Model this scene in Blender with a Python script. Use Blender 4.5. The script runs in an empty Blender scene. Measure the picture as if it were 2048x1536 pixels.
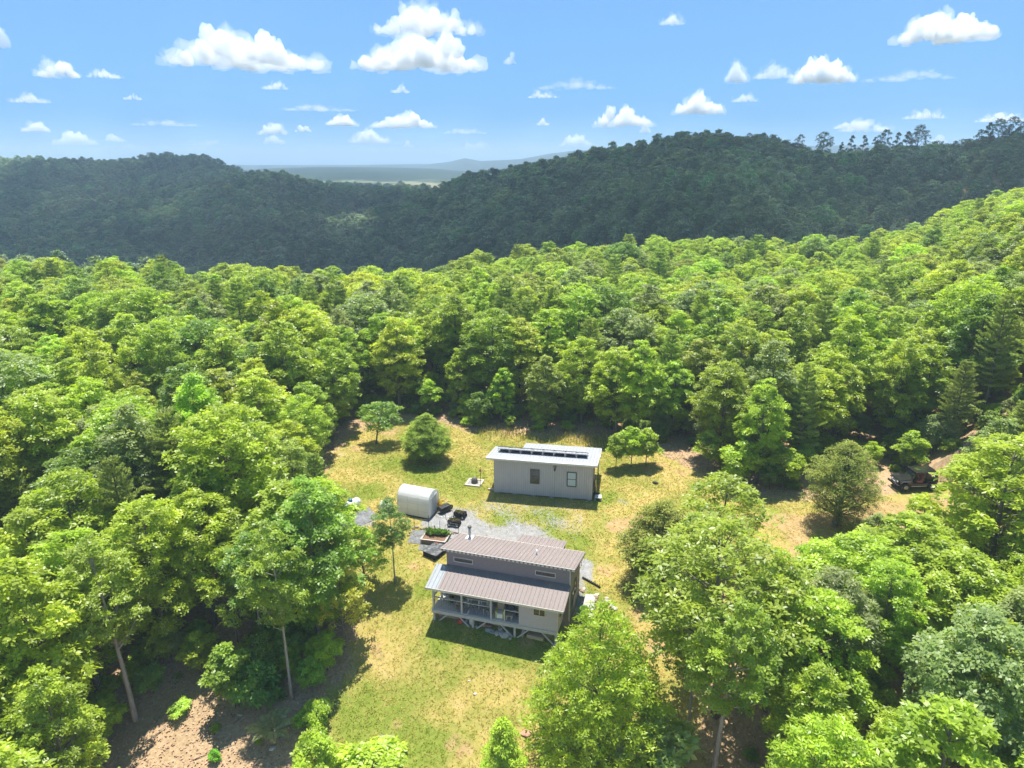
import bpy, bmesh, math, random
import numpy as np
from mathutils import Vector, Matrix

# ------------------------------------------------------------------ scene, camera, sky, sun, exposure
scene = bpy.context.scene
COL = scene.collection
rng = np.random.default_rng(11)
random.seed(7)
R = math.radians

CAM_Z, PITCH, FPX = 29.5, R(18.0), 1420.0
cam_data = bpy.data.cameras.new('camera')
cam_data.sensor_width = 36.0
cam_data.lens = 36.0 * FPX / 2048.0
cam_data.clip_start, cam_data.clip_end = 0.5, 120000.0
cam = bpy.data.objects.new('camera', cam_data)
COL.objects.link(cam)
cam.location = (0, 0, CAM_Z)
cam.rotation_euler = (R(90) - PITCH, 0, 0)
scene.camera = cam

SUN_EL = R(76)
world = bpy.data.worlds.new('World')
scene.world = world
world.use_nodes = True
wn, wl = world.node_tree.nodes, world.node_tree.links
sky = wn.new('ShaderNodeTexSky')
sky.sky_type = 'NISHITA'
sky.sun_disc = False
sky.sun_elevation = SUN_EL
sky.sun_rotation = 0.0
sky.altitude = 3500
sky.air_density = 1.0
sky.dust_density = 0.0
sky.ozone_density = 3.0
gam = wn.new('ShaderNodeGamma')                       # softens the climb in brightness towards the horizon, all round
gam.inputs['Gamma'].default_value = 0.4
grade = wn.new('ShaderNodeMixRGB')
grade.blend_type = 'MULTIPLY'
grade.inputs[0].default_value = 1.0
grade.inputs[2].default_value = (0.455, 0.83, 1.27, 1)
wl.new(sky.outputs[0], gam.inputs['Color'])
wl.new(gam.outputs[0], grade.inputs[1])
wl.new(grade.outputs[0], wn['Background'].inputs[0])
wn['Background'].inputs[1].default_value = 0.15

sun_data = bpy.data.lights.new('sun', 'SUN')
sun_data.energy = 3.7
sun_data.angle = R(0.5)
sun_data.color = (1.0, 0.955, 0.88)
sun = bpy.data.objects.new('sun', sun_data)
COL.objects.link(sun)
sun.rotation_euler = (-(R(90) - SUN_EL), 0, 0)      # light falls from beyond the house towards the camera
sun.location = (0, 60, 200)

vs = scene.view_settings
scene.display_settings.display_device = 'sRGB'
vs.view_transform = 'Standard'
vs.look = 'None'
vs.exposure = 1.4
vs.gamma = 1.0
vs.use_curve_mapping = False
cy = scene.cycles
cy.max_bounces, cy.diffuse_bounces, cy.glossy_bounces = 24, 6, 2
cy.transmission_bounces, cy.transparent_max_bounces = 4, 6
cy.volume_bounces = 20
cy.use_denoising = True
cy.use_adaptive_sampling = True
cy.adaptive_threshold = 0.015
cy.caustics_reflective = cy.caustics_refractive = False
cy.sample_clamp_indirect = 6.0

# ------------------------------------------------------------------ terrain
SP, CP = math.sin(PITCH), math.cos(PITCH)

def ray(px, py):
    u, v = (px - 1024.0) / FPX, (py - 768.0) / FPX
    return np.array([u, CP - v * SP, -SP - v * CP])

def hp(px, py, Y):
    """the point at depth Y on the line of sight through a point of the photograph"""
    d = ray(px, py)
    return np.array([0, 0, CAM_Z]) + d * (Y / d[1])

def project(P):
    P = np.asarray(P, float).reshape(-1, 3)
    dz = CAM_Z - P[:, 2]
    zc = P[:, 1] * CP + dz * SP
    v = (dz * CP - P[:, 1] * SP) / zc
    return 1024 + FPX * P[:, 0] / zc, 768 + FPX * v

def crest(pts, tree):
    a = np.array([hp(*p) for p in pts])
    s = a[:, 0] / a[:, 1]
    o = np.argsort(s)
    return s[o], a[o, 1], a[o, 2] - tree

SPUR = crest([(-700, 545, 110), (0, 545, 115), (400, 548, 118), (640, 550, 118), (800, 556, 122), (900, 536, 130), (960, 514, 140),
              (1100, 494, 150), (1300, 486, 155), (1550, 486, 160), (1700, 478, 165), (1850, 440, 172), (1950, 404, 176),
              (2048, 374, 182), (2350, 290, 190)], 11.0)
RIDGE = crest([(500, 500, 560), (700, 425, 540), (850, 384, 520), (900, 366, 505), (950, 350, 495), (1000, 343, 480), (1100, 328, 460), (1200, 304, 440),
               (1250, 293, 430), (1350, 274, 410), (1450, 268, 400), (1550, 275, 400), (1600, 290, 400), (1660, 304, 395), (1750, 303, 390),
               (1900, 296, 380), (1960, 282, 375), (2048, 270, 365), (2400, 235, 350)], 11.0)
KNOLL = crest([(-600, 430, 700), (0, 420, 700), (300, 385, 700), (420, 360, 690), (480, 350, 690), (540, 349, 680), (620, 362, 670),
               (650, 374, 665), (720, 381, 660), (850, 380, 640), (1000, 392, 620), (1300, 420, 600)], 11.0)
FAR = crest([(-600, 335, 1050), (0, 324, 1000), (200, 320, 1000), (350, 314, 980), (400, 318, 960), (430, 327, 950), (480, 347, 930), (560, 380, 900),
             (700, 415, 900), (1000, 430, 900), (2400, 430, 900)], 12.0)
BLUE = crest([(-800, 330, 3900), (700, 330, 3900), (860, 328, 3900), (900, 323, 3800), (930, 316, 3700), (960, 322, 3700), (1040, 318, 3600), (1100, 307, 3600), (1150, 301, 3600),
              (1200, 299, 3600), (1300, 297, 3600), (1700, 290, 3600), (1900, 296, 3600), (2100, 300, 3600), (2600, 320, 3600)], 0.0)
PLAIN = crest([(-800, 342, 2300), (470, 342, 2300), (560, 336, 2300), (640, 334, 2250), (760, 335, 2250), (860, 337, 2200), (930, 343, 2150), (1100, 356, 2100), (2600, 360, 2100)], 0.0)

PROF_W = np.array([-60, 0, 20, 30, 34, 39.2, 42, 44.4, 50, 55, 57, 62, 75, 85, 100, 115, 130, 160, 200, 260, 400, 1100, 1700, 2600, 60000], float)
PROF_Z = np.array([-14, -12, -8.4, -5.5, -4.3, -2.6, -1.8, -1.2, -.62, -.08, .03, .2, .6, .8, .3, -1.5, -6, -20, -34, -40, -44, -62, -95, -120, -170], float)

def bumps(X, Y):
    return (.11 * np.sin(.53 * X + .31 * Y) * np.sin(.37 * Y - .21 * X + 1.3) + .06 * np.sin(1.3 * X + .4) * np.sin(1.1 * Y + .9))

def H(X, Y):
    X = np.asarray(X, float); Y = np.asarray(Y, float)
    W = .2 * X + .98 * Y
    near = (np.interp(W, PROF_W, PROF_Z) + np.interp(W - 1.2, PROF_W, PROF_Z) + np.interp(W + 1.2, PROF_W, PROF_Z)) / 3
    near = near + .055 * np.clip(X - 30, 0, 90) * np.clip((Y - 45) / 40, 0, 1)
    Yp = np.maximum(Y, 30.0)
    s = X / Yp
    z = near + bumps(X, Y) * np.clip((np.abs(W - 50) - 12) / 8, .25, 1)
    for (cs, cy_, cz), fr, bk, w, amp in ((SPUR, .055, .42, 6, 0), (RIDGE, .20, .30, 14, 1), (KNOLL, .13, .22, 25, 1), (FAR, .15, .3, 30, 1),
                                          (PLAIN, .02, .04, 120, 0), (BLUE, .06, .05, 200, 0)):
        yc = np.interp(s, cs, cy_); zc = np.interp(s, cs, cz)
        d = Y - yc
        h = zc - np.where(d < 0, fr, bk) * (np.sqrt(d * d + w * w) - w)
        if amp:
            h = h + amp * (4.5 * np.sin(X * .021 + 1) * np.sin(Y * .027 + X * .008) + 2.0 * np.sin(X * .06 + Y * .02) * np.sin(Y * .05)) * np.clip(np.abs(d) / 60, 0, 1)
        z = np.maximum(z, np.where(Y > 60, h, -1e4))
    return z

def Hs(x, y):
    return float(H(np.array([x]), np.array([y]))[0])

def at(px, py):
    """ground point seen at a point of the photograph"""
    d = ray(px, py)
    Ys = np.concatenate([np.arange(24, 130, .25), np.arange(130, 1500, 3)])
    P = d[None] * (Ys / d[1])[:, None]
    below = (CAM_Z + P[:, 2]) < H(P[:, 0], P[:, 1])
    i = int(np.argmax(below)) if below.any() else len(Ys) - 1
    lo, hi = Ys[max(i - 1, 0)], Ys[i]
    for _ in range(30):
        m = .5 * (lo + hi); q = d * (m / d[1])
        if CAM_Z + q[2] < Hs(q[0], q[1]): hi = m
        else: lo = m
    q = d * (hi / d[1])
    return np.array([q[0], q[1], Hs(q[0], q[1])])

def inside(poly, X, Y):
    r = np.zeros(X.shape, bool); n = len(poly)
    for i in range(n):
        x0, y0 = poly[i]; x1, y1 = poly[(i + 1) % n]
        c = ((y0 > Y) != (y1 > Y)) & (X < (x1 - x0) * (Y - y0) / ((y1 - y0) if y1 != y0 else 1e-9) + x0)
        r ^= c
    return r

def edge_dist(poly, X, Y, closed=True):
    d = np.full(X.shape, 1e9); n = len(poly)
    for i in range(n if closed else n - 1):
        a = np.array(poly[i]); b = np.array(poly[(i + 1) % n]); ab = b - a
        t = np.clip(((X - a[0]) * ab[0] + (Y - a[1]) * ab[1]) / (ab @ ab + 1e-9), 0, 1)
        d = np.minimum(d, np.hypot(X - a[0] - t * ab[0], Y - a[1] - t * ab[1]))
    return d

def sdist(poly, X, Y):
    d = edge_dist(poly, X, Y)
    return np.where(inside(poly, X, Y), d, -d)

def plan(pxs):
    return [tuple(at(*p)[:2]) for p in pxs]

LAWN = plan([(540, 1850), (590, 1536), (640, 1420), (690, 1300), (715, 1200), (690, 1130), (665, 1050), (640, 960), (670, 890), (750, 838), (860, 838),
             (930, 858), (1040, 868), (1200, 876), (1330, 905), (1420, 950), (1500, 985), (1620, 1000), (1760, 985), (1850, 950), (1960, 985),
             (1900, 1040), (1800, 1050), (1650, 1090), (1590, 1150), (1600, 1250), (1480, 1330), (1400, 1450), (1380, 1850)])
GAP = plan([(215, 1470), (330, 1370), (440, 1330), (560, 1400), (600, 1470), (590, 1536), (540, 1850), (150, 1850)])
z2 = lambda x, y: (660 + x / 3.413, 800 + y / 3.413)
GRAVEL = plan([z2(*p) for p in [(640, 850), (690, 800), (740, 765), (850, 740), (965, 765), (1000, 805), (1080, 850), (1150, 870), (1250, 835), (1400, 860),
                                (1480, 920), (1545, 960), (1560, 1010), (1400, 1025), (800, 990), (720, 900)]])
GRAVEL_SPARSE = plan([z2(*p) for p in [(1040, 720), (1300, 735), (1830, 790), (1990, 620), (2060, 640), (1960, 800), (1700, 860), (1400, 860), (1100, 830)]])
z7 = lambda x, y: (1100 + x / 7.68, 1080 + y / 7.68)
GRAVEL_SIDE = plan([z7(*p) for p in [(440, 330), (560, 315), (650, 370), (610, 640), (480, 590), (540, 760), (520, 850), (700, 850), (680, 1060), (640, 1310), (450, 1230), (380, 1000), (440, 760)]])
GRAVEL_TANK = plan([(690, 1040), (740, 1010), (752, 1050), (705, 1062)])
ROAD = plan([(1990, 990), (1830, 1012), (1740, 1028), (1640, 1042), (1560, 1045), (1480, 1035), (1400, 1040), (1250, 1052)])
ROAD_FORK = plan([(1640, 1042), (1600, 1075), (1575, 1120), (1565, 1180), (1500, 1300), (1330, 1290)])
BARE = [(*at(px, py)[:2], r) for px, py, r in ((1245, 1050, 1.6), (1310, 938, 2.2), (1215, 1135, 1.6), (835, 1130, 1.1), (1330, 1290, 1.8), (1290, 1230, 1.3), (905, 1480, .8),
                                               (790, 1450, .7), (1050, 1290, .9), (930, 1500, .9), (1380, 940, 2.6), (780, 865, 2.2), (730, 1100, 1.3), (700, 900, 1.8), (885, 1000, 1.2), (975, 1003, .8), (760, 1300, 1.2))]
LUSH = [(*at(px, py)[:2], r) for px, py, r in ((1100, 1035, 1.4), (1010, 1038, 1.1), (1205, 995, 1.2), (930, 950, 2.6), (850, 950, 2.2), (1100, 1055, 1.0), (890, 1275, 1.6), (960, 1290, 1.6), (1040, 1300, 1.5),
                                               (700, 1450, 2.0), (760, 1500, 2.5), (860, 1500, 1.6), (1150, 1085, 1.2), (735, 985, 1.4), (1180, 1200, 1.0), (640, 1490, 1.2), (850, 1180, 1.0), (830, 940, 2.0), (790, 930, 2.0))]

def masks(X, Y):
    """litter, gravel, bare soil, lush grass: where each covers the ground"""
    sm = lambda d, w: np.clip(d / w * .5 + .5, 0, 1)
    wob = .5 * np.sin(1.7 * X + .6 * Y) + .4 * np.sin(2.3 * Y - 1.1 * X + 2) + .3 * np.sin(4.1 * X + 3.3 * Y)
    litter = 1 - sm(sdist(LAWN, X, Y) + wob * .7, 2.2)
    grav = np.maximum.reduce([sm(sdist(GRAVEL, X, Y) + wob * .22, .5), .55 * sm(sdist(GRAVEL_SPARSE, X, Y) + wob * .6, 1.6) * (.55 + .6 * np.sin(1.1 * X) * np.sin(1.9 * Y + X)),
                              sm(sdist(GRAVEL_SIDE, X, Y) + wob * .1, .3), .7 * sm(sdist(GRAVEL_TANK, X, Y), .4)])
    road = np.maximum(sm(1.15 - edge_dist(ROAD, X, Y, False) + wob * .45, 1.2) * .95, .8 * sm(1.0 - edge_dist(ROAD_FORK, X, Y, False) + wob * .5, 1.2))
    for bx, by, br in BARE:
        road = np.maximum(road, .48 * np.exp(-((X - bx) ** 2 + (Y - by) ** 2) / (br * br)) * (1 + .45 * wob))
    lush = np.zeros_like(X)
    for bx, by, br in LUSH:
        lush = np.maximum(lush, np.exp(-((X - bx) ** 2 + (Y - by) ** 2) / (br * br)))
    return np.clip(litter, 0, 1), np.clip(grav, 0, 1), np.clip(road, 0, 1) * (1 - .8 * litter), np.clip(lush, 0, 1)

# ------------------------------------------------------------------ materials
def mat(name, col, rough=.7, metal=0.0, spec=.4, noise=None, bump=None, coat=0.0):
    m = bpy.data.materials.new(name); m.use_nodes = True
    n, l = m.node_tree.nodes, m.node_tree.links
    b = n['Principled BSDF']
    b.inputs['Base Color'].default_value = (*col, 1)
    b.inputs['Roughness'].default_value = rough
    b.inputs['Metallic'].default_value = metal
    b.inputs['Specular IOR Level'].default_value = spec
    b.inputs['Coat Weight'].default_value = coat
    tc = n.new('ShaderNodeTexCoord')
    if noise:
        col2, sc, det = noise[:3]
        t = n.new('ShaderNodeTexNoise'); t.inputs['Scale'].default_value = sc; t.inputs['Detail'].default_value = det
        t.inputs['Roughness'].default_value = .65
        mp = n.new('ShaderNodeMapping')
        if len(noise) > 3: mp.inputs['Scale'].default_value = noise[3]
        l.new(tc.outputs['Object'], mp.inputs[0]); l.new(mp.outputs[0], t.inputs[0])
        r = n.new('ShaderNodeValToRGB'); r.color_ramp.elements[0].position = .35; r.color_ramp.elements[1].position = .68
        r.color_ramp.elements[0].color = (*col, 1); r.color_ramp.elements[1].color = (*col2, 1)
        l.new(t.outputs['Fac'], r.inputs[0]); l.new(r.outputs[0], b.inputs['Base Color'])
    if bump:
        t2 = n.new('ShaderNodeTexNoise'); t2.inputs['Scale'].default_value = bump[0]; t2.inputs['Detail'].default_value = 4
        l.new(tc.outputs['Object'], t2.inputs[0])
        bp = n.new('ShaderNodeBump'); bp.inputs['Strength'].default_value = bump[1]; bp.inputs['Distance'].default_value = .02
        l.new(t2.outputs['Fac'], bp.inputs['Height']); l.new(bp.outputs[0], b.inputs['Normal'])
    return m

def leaf_mat(name, trans=.5, rough=.42, spec=.5, fixed=None, attr=None):
    """leaf colour = the plant's own tint, varied from leaf bunch to leaf bunch"""
    m = bpy.data.materials.new(name); m.use_nodes = True
    n, l = m.node_tree.nodes, m.node_tree.links
    b = n['Principled BSDF']; out = n['Material Output']
    if attr:
        a = n.new('ShaderNodeAttribute'); a.attribute_type = 'GEOMETRY'; a.attribute_name = attr; src = a.outputs['Color']
    elif fixed is None:
        a = n.new('ShaderNodeAttribute'); a.attribute_type = 'INSTANCER'; a.attribute_name = 'tint'; src = a.outputs['Color']
    else:
        c = n.new('ShaderNodeRGB'); c.outputs[0].default_value = (*fixed, 1); src = c.outputs[0]
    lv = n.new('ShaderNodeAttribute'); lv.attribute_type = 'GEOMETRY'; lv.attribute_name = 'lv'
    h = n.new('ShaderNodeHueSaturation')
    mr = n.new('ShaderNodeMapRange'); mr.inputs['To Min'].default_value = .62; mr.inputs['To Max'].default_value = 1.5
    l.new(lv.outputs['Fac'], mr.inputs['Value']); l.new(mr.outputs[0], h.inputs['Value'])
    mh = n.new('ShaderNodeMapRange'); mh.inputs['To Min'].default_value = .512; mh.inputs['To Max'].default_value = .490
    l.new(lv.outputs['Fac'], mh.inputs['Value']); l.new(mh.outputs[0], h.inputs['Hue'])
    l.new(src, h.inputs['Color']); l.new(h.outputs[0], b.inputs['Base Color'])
    b.inputs['Roughness'].default_value = rough; b.inputs['Specular IOR Level'].default_value = spec
    t = n.new('ShaderNodeBsdfTranslucent'); mx = n.new('ShaderNodeMixShader'); mx.inputs[0].default_value = trans
    g = n.new('ShaderNodeMixRGB'); g.blend_type = 'MULTIPLY'; g.inputs[0].default_value = 1; g.inputs[2].default_value = (1.42, 1.46, .5, 1)
    l.new(h.outputs[0], g.inputs[1]); l.new(g.outputs[0], t.inputs[0])
    l.new(b.outputs[0], mx.inputs[1]); l.new(t.outputs[0], mx.inputs[2]); l.new(mx.outputs[0], out.inputs[0])
    return m

def ground_mat():
    m = bpy.data.materials.new('ground'); m.use_nodes = True
    n, l = m.node_tree.nodes, m.node_tree.links
    b = n['Principled BSDF']; b.inputs['Roughness'].default_value = .95; b.inputs['Specular IOR Level'].default_value = .1
    geo = n.new('ShaderNodeNewGeometry')
    def noise(sc, det=5, ro=.6):
        t = n.new('ShaderNodeTexNoise'); t.inputs['Scale'].default_value = sc; t.inputs['Detail'].default_value = det; t.inputs['Roughness'].default_value = ro
        l.new(geo.outputs['Position'], t.inputs[0]); return t.outputs['Fac']
    def ramp(f, stops):
        r = n.new('ShaderNodeValToRGB'); e = r.color_ramp.elements
        e[0].position, e[0].color = stops[0][0], (*stops[0][1], 1); e[1].position, e[1].color = stops[-1][0], (*stops[-1][1], 1)
        for p, c in stops[1:-1]:
            k = e.new(p); k.color = (*c, 1)
        l.new(f, r.inputs[0]); return r.outputs[0]
    def mix(f, a, c):
        x = n.new('ShaderNodeMixRGB'); l.new(f, x.inputs[0]); l.new(a, x.inputs[1]); l.new(c, x.inputs[2]); return x.outputs[0]
    def math_(op, a, c):
        x = n.new('ShaderNodeMath'); x.operation = op; x.use_clamp = True
        for i, q in enumerate((a, c)):
            if isinstance(q, (int, float)): x.inputs[i].default_value = q
            else: l.new(q, x.inputs[i])
        return x.outputs[0]
    at_ = n.new('ShaderNodeAttribute'); at_.attribute_name = 'cover'
    sep = n.new('ShaderNodeSeparateColor'); l.new(at_.outputs['Color'], sep.inputs[0])
    at2 = n.new('ShaderNodeAttribute'); at2.attribute_name = 'lush'
    dry = ramp(noise(1.1, 8, .72), [(.3, (.25, .23, .05)), (.5, (.38, .29, .095)), (.68, (.45, .32, .14))])
    green = ramp(noise(2.2, 8, .7), [(.3, (.11, .16, .02)), (.55, (.18, .21, .035)), (.72, (.28, .245, .07))])
    gfac = math_('ADD', math_('MULTIPLY', at2.outputs['Fac'], .9), ramp(noise(.23, 6, .65), [(.4, (.1, .1, .1)), (.62, (.85, .85, .85))]))
    grass = mix(gfac, dry, green)
    soil = ramp(noise(3.0, 8, .7), [(.3, (.27, .165, .075)), (.52, (.36, .235, .12)), (.7, (.45, .33, .2))])
    litter = ramp(noise(4.0, 10, .8), [(.3, (.18, .115, .075)), (.48, (.36, .235, .155)), (.6, (.47, .325, .22)), (.72, (.56, .43, .31))])
    stone = ramp(noise(11, 6, .8), [(.32, (.11, .11, .115)), (.5, (.22, .22, .225)), (.68, (.35, .35, .34))])
    rag = noise(3.4, 8, .75)
    def ragged(f, lo=.28, hi=.6):
        s = math_('SUBTRACT', math_('ADD', f, rag), .5)
        r = n.new('ShaderNodeMapRange'); r.inputs['From Min'].default_value = lo; r.inputs['From Max'].default_value = hi; r.interpolation_type = 'SMOOTHSTEP'
        l.new(s, r.inputs['Value']); return r.outputs[0]
    c = mix(ragged(sep.outputs[2]), grass, soil)
    c = mix(ragged(sep.outputs[0]), c, litter)
    c = mix(ragged(sep.outputs[1]), c, stone)
    woods = ramp(noise(.004, 8, .7), [(.36, (.018, .034, .022)), (.55, (.03, .05, .03)), (.68, (.05, .075, .04))])
    fields = ramp(noise(.0016, 8, .68), [(.40, (.03, .05, .028)), (.46, (.22, .235, .14)), (.50, (.045, .065, .035)), (.56, (.05, .07, .04)), (.59, (.25, .26, .16)), (.64, (.04, .06, .035))])
    dist = n.new('ShaderNodeVectorMath'); dist.operation = 'LENGTH'; l.new(geo.outputs['Position'], dist.inputs[0])
    fr = n.new('ShaderNodeMapRange'); fr.inputs['From Min'].default_value = 1100; fr.inputs['From Max'].default_value = 1500
    l.new(dist.outputs['Value'], fr.inputs['Value'])
    ff = n.new('ShaderNodeMapRange'); ff.inputs['From Min'].default_value = 1480; ff.inputs['From Max'].default_value = 1640
    l.new(dist.outputs['Value'], ff.inputs['Value'])
    c = mix(fr.outputs[0], c, mix(ff.outputs[0], fields, woods))
    l.new(c, b.inputs['Base Color'])
    bp = n.new('ShaderNodeBump'); bp.inputs['Strength'].default_value = .5; bp.inputs['Distance'].default_value = .05
    l.new(noise(9, 8, .75), bp.inputs['Height']); l.new(bp.outputs[0], b.inputs['Normal'])
    return m

M = {}
M['ground'] = ground_mat()
M['leaf'] = leaf_mat('broad_leaf')
M['needle'] = leaf_mat('needle', trans=.22, rough=.6, spec=.2)
M['bark'] = mat('bark', (.11, .09, .07), .95, spec=.1, noise=((.24, .21, .18), 3.5, 6, (3, 3, .6)), bump=(9, .6))
M['pale_bark'] = mat('pale_bark', (.23, .2, .17), .95, spec=.1, noise=((.42, .38, .33), 4, 6, (3, 3, .5)), bump=(9, .6))
M['roof_brown'] = mat('painted_roof_metal', (.205, .170, .158), .62, spec=.2, noise=((.235, .198, .184), .7, 5))
M['roof_pale'] = mat('clear_roof_sheet', (.26, .28, .29), .55, spec=.25, noise=((.23, .255, .27), 2, 4))
M['roof_white'] = mat('pale_roof_metal', (.33, .345, .365), .55, spec=.25, noise=((.28, .295, .32), 1.0, 5))
M['trim_white'] = mat('white_trim', (.75, .75, .73), .5, noise=((.62, .62, .6), 3, 4))
M['trim_cream'] = mat('cream_trim', (.62, .58, .52), .55)
M['wood_grey'] = mat('weathered_grey_wood', (.42, .41, .42), .8, spec=.2, noise=((.55, .54, .545), 3, 6, (1, 1, 6)), bump=(25, .3))
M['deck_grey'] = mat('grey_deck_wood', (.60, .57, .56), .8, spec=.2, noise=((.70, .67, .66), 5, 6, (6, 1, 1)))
M['wall_dark'] = mat('dark_brown_siding', (.24, .20, .205), .75, spec=.2, noise=((.30, .255, .26), 4, 6, (1, 1, 5)), bump=(14, .3))
M['wall_tan'] = mat('brown_block_wall', (.27, .225, .19), .85, spec=.2, noise=((.37, .31, .265), 6, 6))
M['siding_grey'] = mat('grey_lap_siding', (.47, .42, .46), .7, spec=.3, noise=((.53, .48, .52), 3, 6, (1, 1, 5)))
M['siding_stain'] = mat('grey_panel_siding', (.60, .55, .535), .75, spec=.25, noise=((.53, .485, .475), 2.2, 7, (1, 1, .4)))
M['batten'] = mat('dark_grey_batten', (.45, .39, .36), .8, spec=.2)
M['glass'] = mat('window_glass', (.015, .02, .022), .06, spec=.8)
M['blind'] = mat('pale_blind', (.5, .56, .55), .5, noise=((.6, .66, .65), 8, 2, (.2, .2, 6)))
M['frame_dark'] = mat('dark_window_frame', (.11, .105, .09), .6)
M['black'] = mat('black_paint', (.012, .012, .013), .3, spec=.5, coat=.3)
M['black_matt'] = mat('black_rubber', (.02, .02, .021), .8, spec=.2, noise=((.035, .035, .035), 6, 3))
M['fabric'] = mat('black_ground_fabric', (.10, .105, .115), .8, spec=.25, noise=((.21, .215, .23), 2.2, 8), bump=(6, .5))
M['tarp'] = mat('black_tarp', (.03, .032, .035), .45, spec=.5, noise=((.10, .105, .11), 3, 7), bump=(5, .7))
M['solar'] = mat('solar_cell', (.02, .023, .035), .15, spec=.7)
M['alu'] = mat('aluminium', (.62, .63, .64), .4, metal=.7)
M['galv'] = mat('galvanised_steel', (.42, .43, .44), .45, metal=.6, noise=((.55, .55, .56), 6, 4))
M['poly'] = mat('white_greenhouse_film', (.86, .86, .85), .45, spec=.4, noise=((.78, .785, .78), 1.2, 5))
def film(m, w):
    n, l = m.node_tree.nodes, m.node_tree.links
    t = n.new('ShaderNodeBsdfTranslucent'); t.inputs[0].default_value = (.9, .9, .88, 1); x = n.new('ShaderNodeMixShader'); x.inputs[0].default_value = w
    l.new(n['Principled BSDF'].outputs[0], x.inputs[1]); l.new(t.outputs[0], x.inputs[2]); l.new(x.outputs[0], n['Material Output'].inputs[0])
M['tank'] = mat('silver_tank_paint', (.50, .54, .56), .35, spec=.5, noise=((.62, .65, .66), 4, 4))
film(M['poly'], .6)
M['teal'] = mat('teal_lid', (.03, .13, .18), .4)
M['soil'] = mat('garden_soil', (.15, .085, .055), .95, spec=.1, noise=((.22, .135, .09), 6, 7), bump=(10, .8))
M['cedar_board'] = mat('reddish_board', (.26, .17, .11), .8, noise=((.36, .26, .18), 4, 5, (1, 6, 6)))
M['board_pale'] = mat('pale_board', (.38, .33, .27), .8, noise=((.47, .42, .36), 5, 5))
M['stone'] = mat('pale_stone', (.42, .37, .31), .9, spec=.15, noise=((.58, .53, .46), 3, 7), bump=(8, .5))
M['stone_brown'] = mat('brown_stone', (.22, .17, .12), .9, spec=.15, noise=((.34, .27, .2), 3, 7), bump=(8, .5))
M['concrete'] = mat('concrete', (.33, .32, .305), .9, spec=.2, noise=((.43, .42, .40), 3, 8), bump=(12, .4))
M['clay'] = mat('clay_paver', (.38, .19, .13), .9, noise=((.48, .28, .2), 8, 5))
M['red'] = mat('red_plastic', (.52, .07, .045), .4)
M['white_plastic'] = mat('white_plastic', (.74, .74, .72), .45)
M['yellow'] = mat('lime_yellow_paint', (.62, .58, .09), .5)
M['tan'] = mat('tan_board', (.42, .31, .2), .75, noise=((.5, .39, .27), 6, 4))
M['log'] = mat('split_firewood', (.21, .155, .105), .9, noise=((.38, .3, .22), 7, 6), bump=(15, .5))
M['pot'] = mat('brown_pot', (.13, .07, .045), .6)
M['rust'] = mat('rusty_red_seat', (.30, .09, .06), .7)
M['chrome'] = mat('bright_metal', (.7, .7, .7), .2, metal=1)
M['lamp_glass'] = mat('headlight_glass', (.65, .66, .68), .1, spec=.8)
M['gravel'] = mat('gravel_stone', (.21, .21, .215), .9, spec=.2, noise=((.33, .33, .33), 2.7, 5))
M['dead_leaf'] = leaf_mat('dead_leaf', trans=.05, rough=.8, spec=.1, fixed=(.40, .26, .17))
M['grass_dry'] = leaf_mat('grass_blade', trans=.25, rough=.7, spec=.1, attr='blade')
M['branch'] = mat('dead_branch', (.25, .2, .15), .95, noise=((.38, .33, .27), 5, 5))

# ------------------------------------------------------------------ mesh helpers
def unit(v):
    v = np.asarray(v, float)
    return v / np.maximum(np.linalg.norm(v, axis=-1, keepdims=True), 1e-9)

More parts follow.
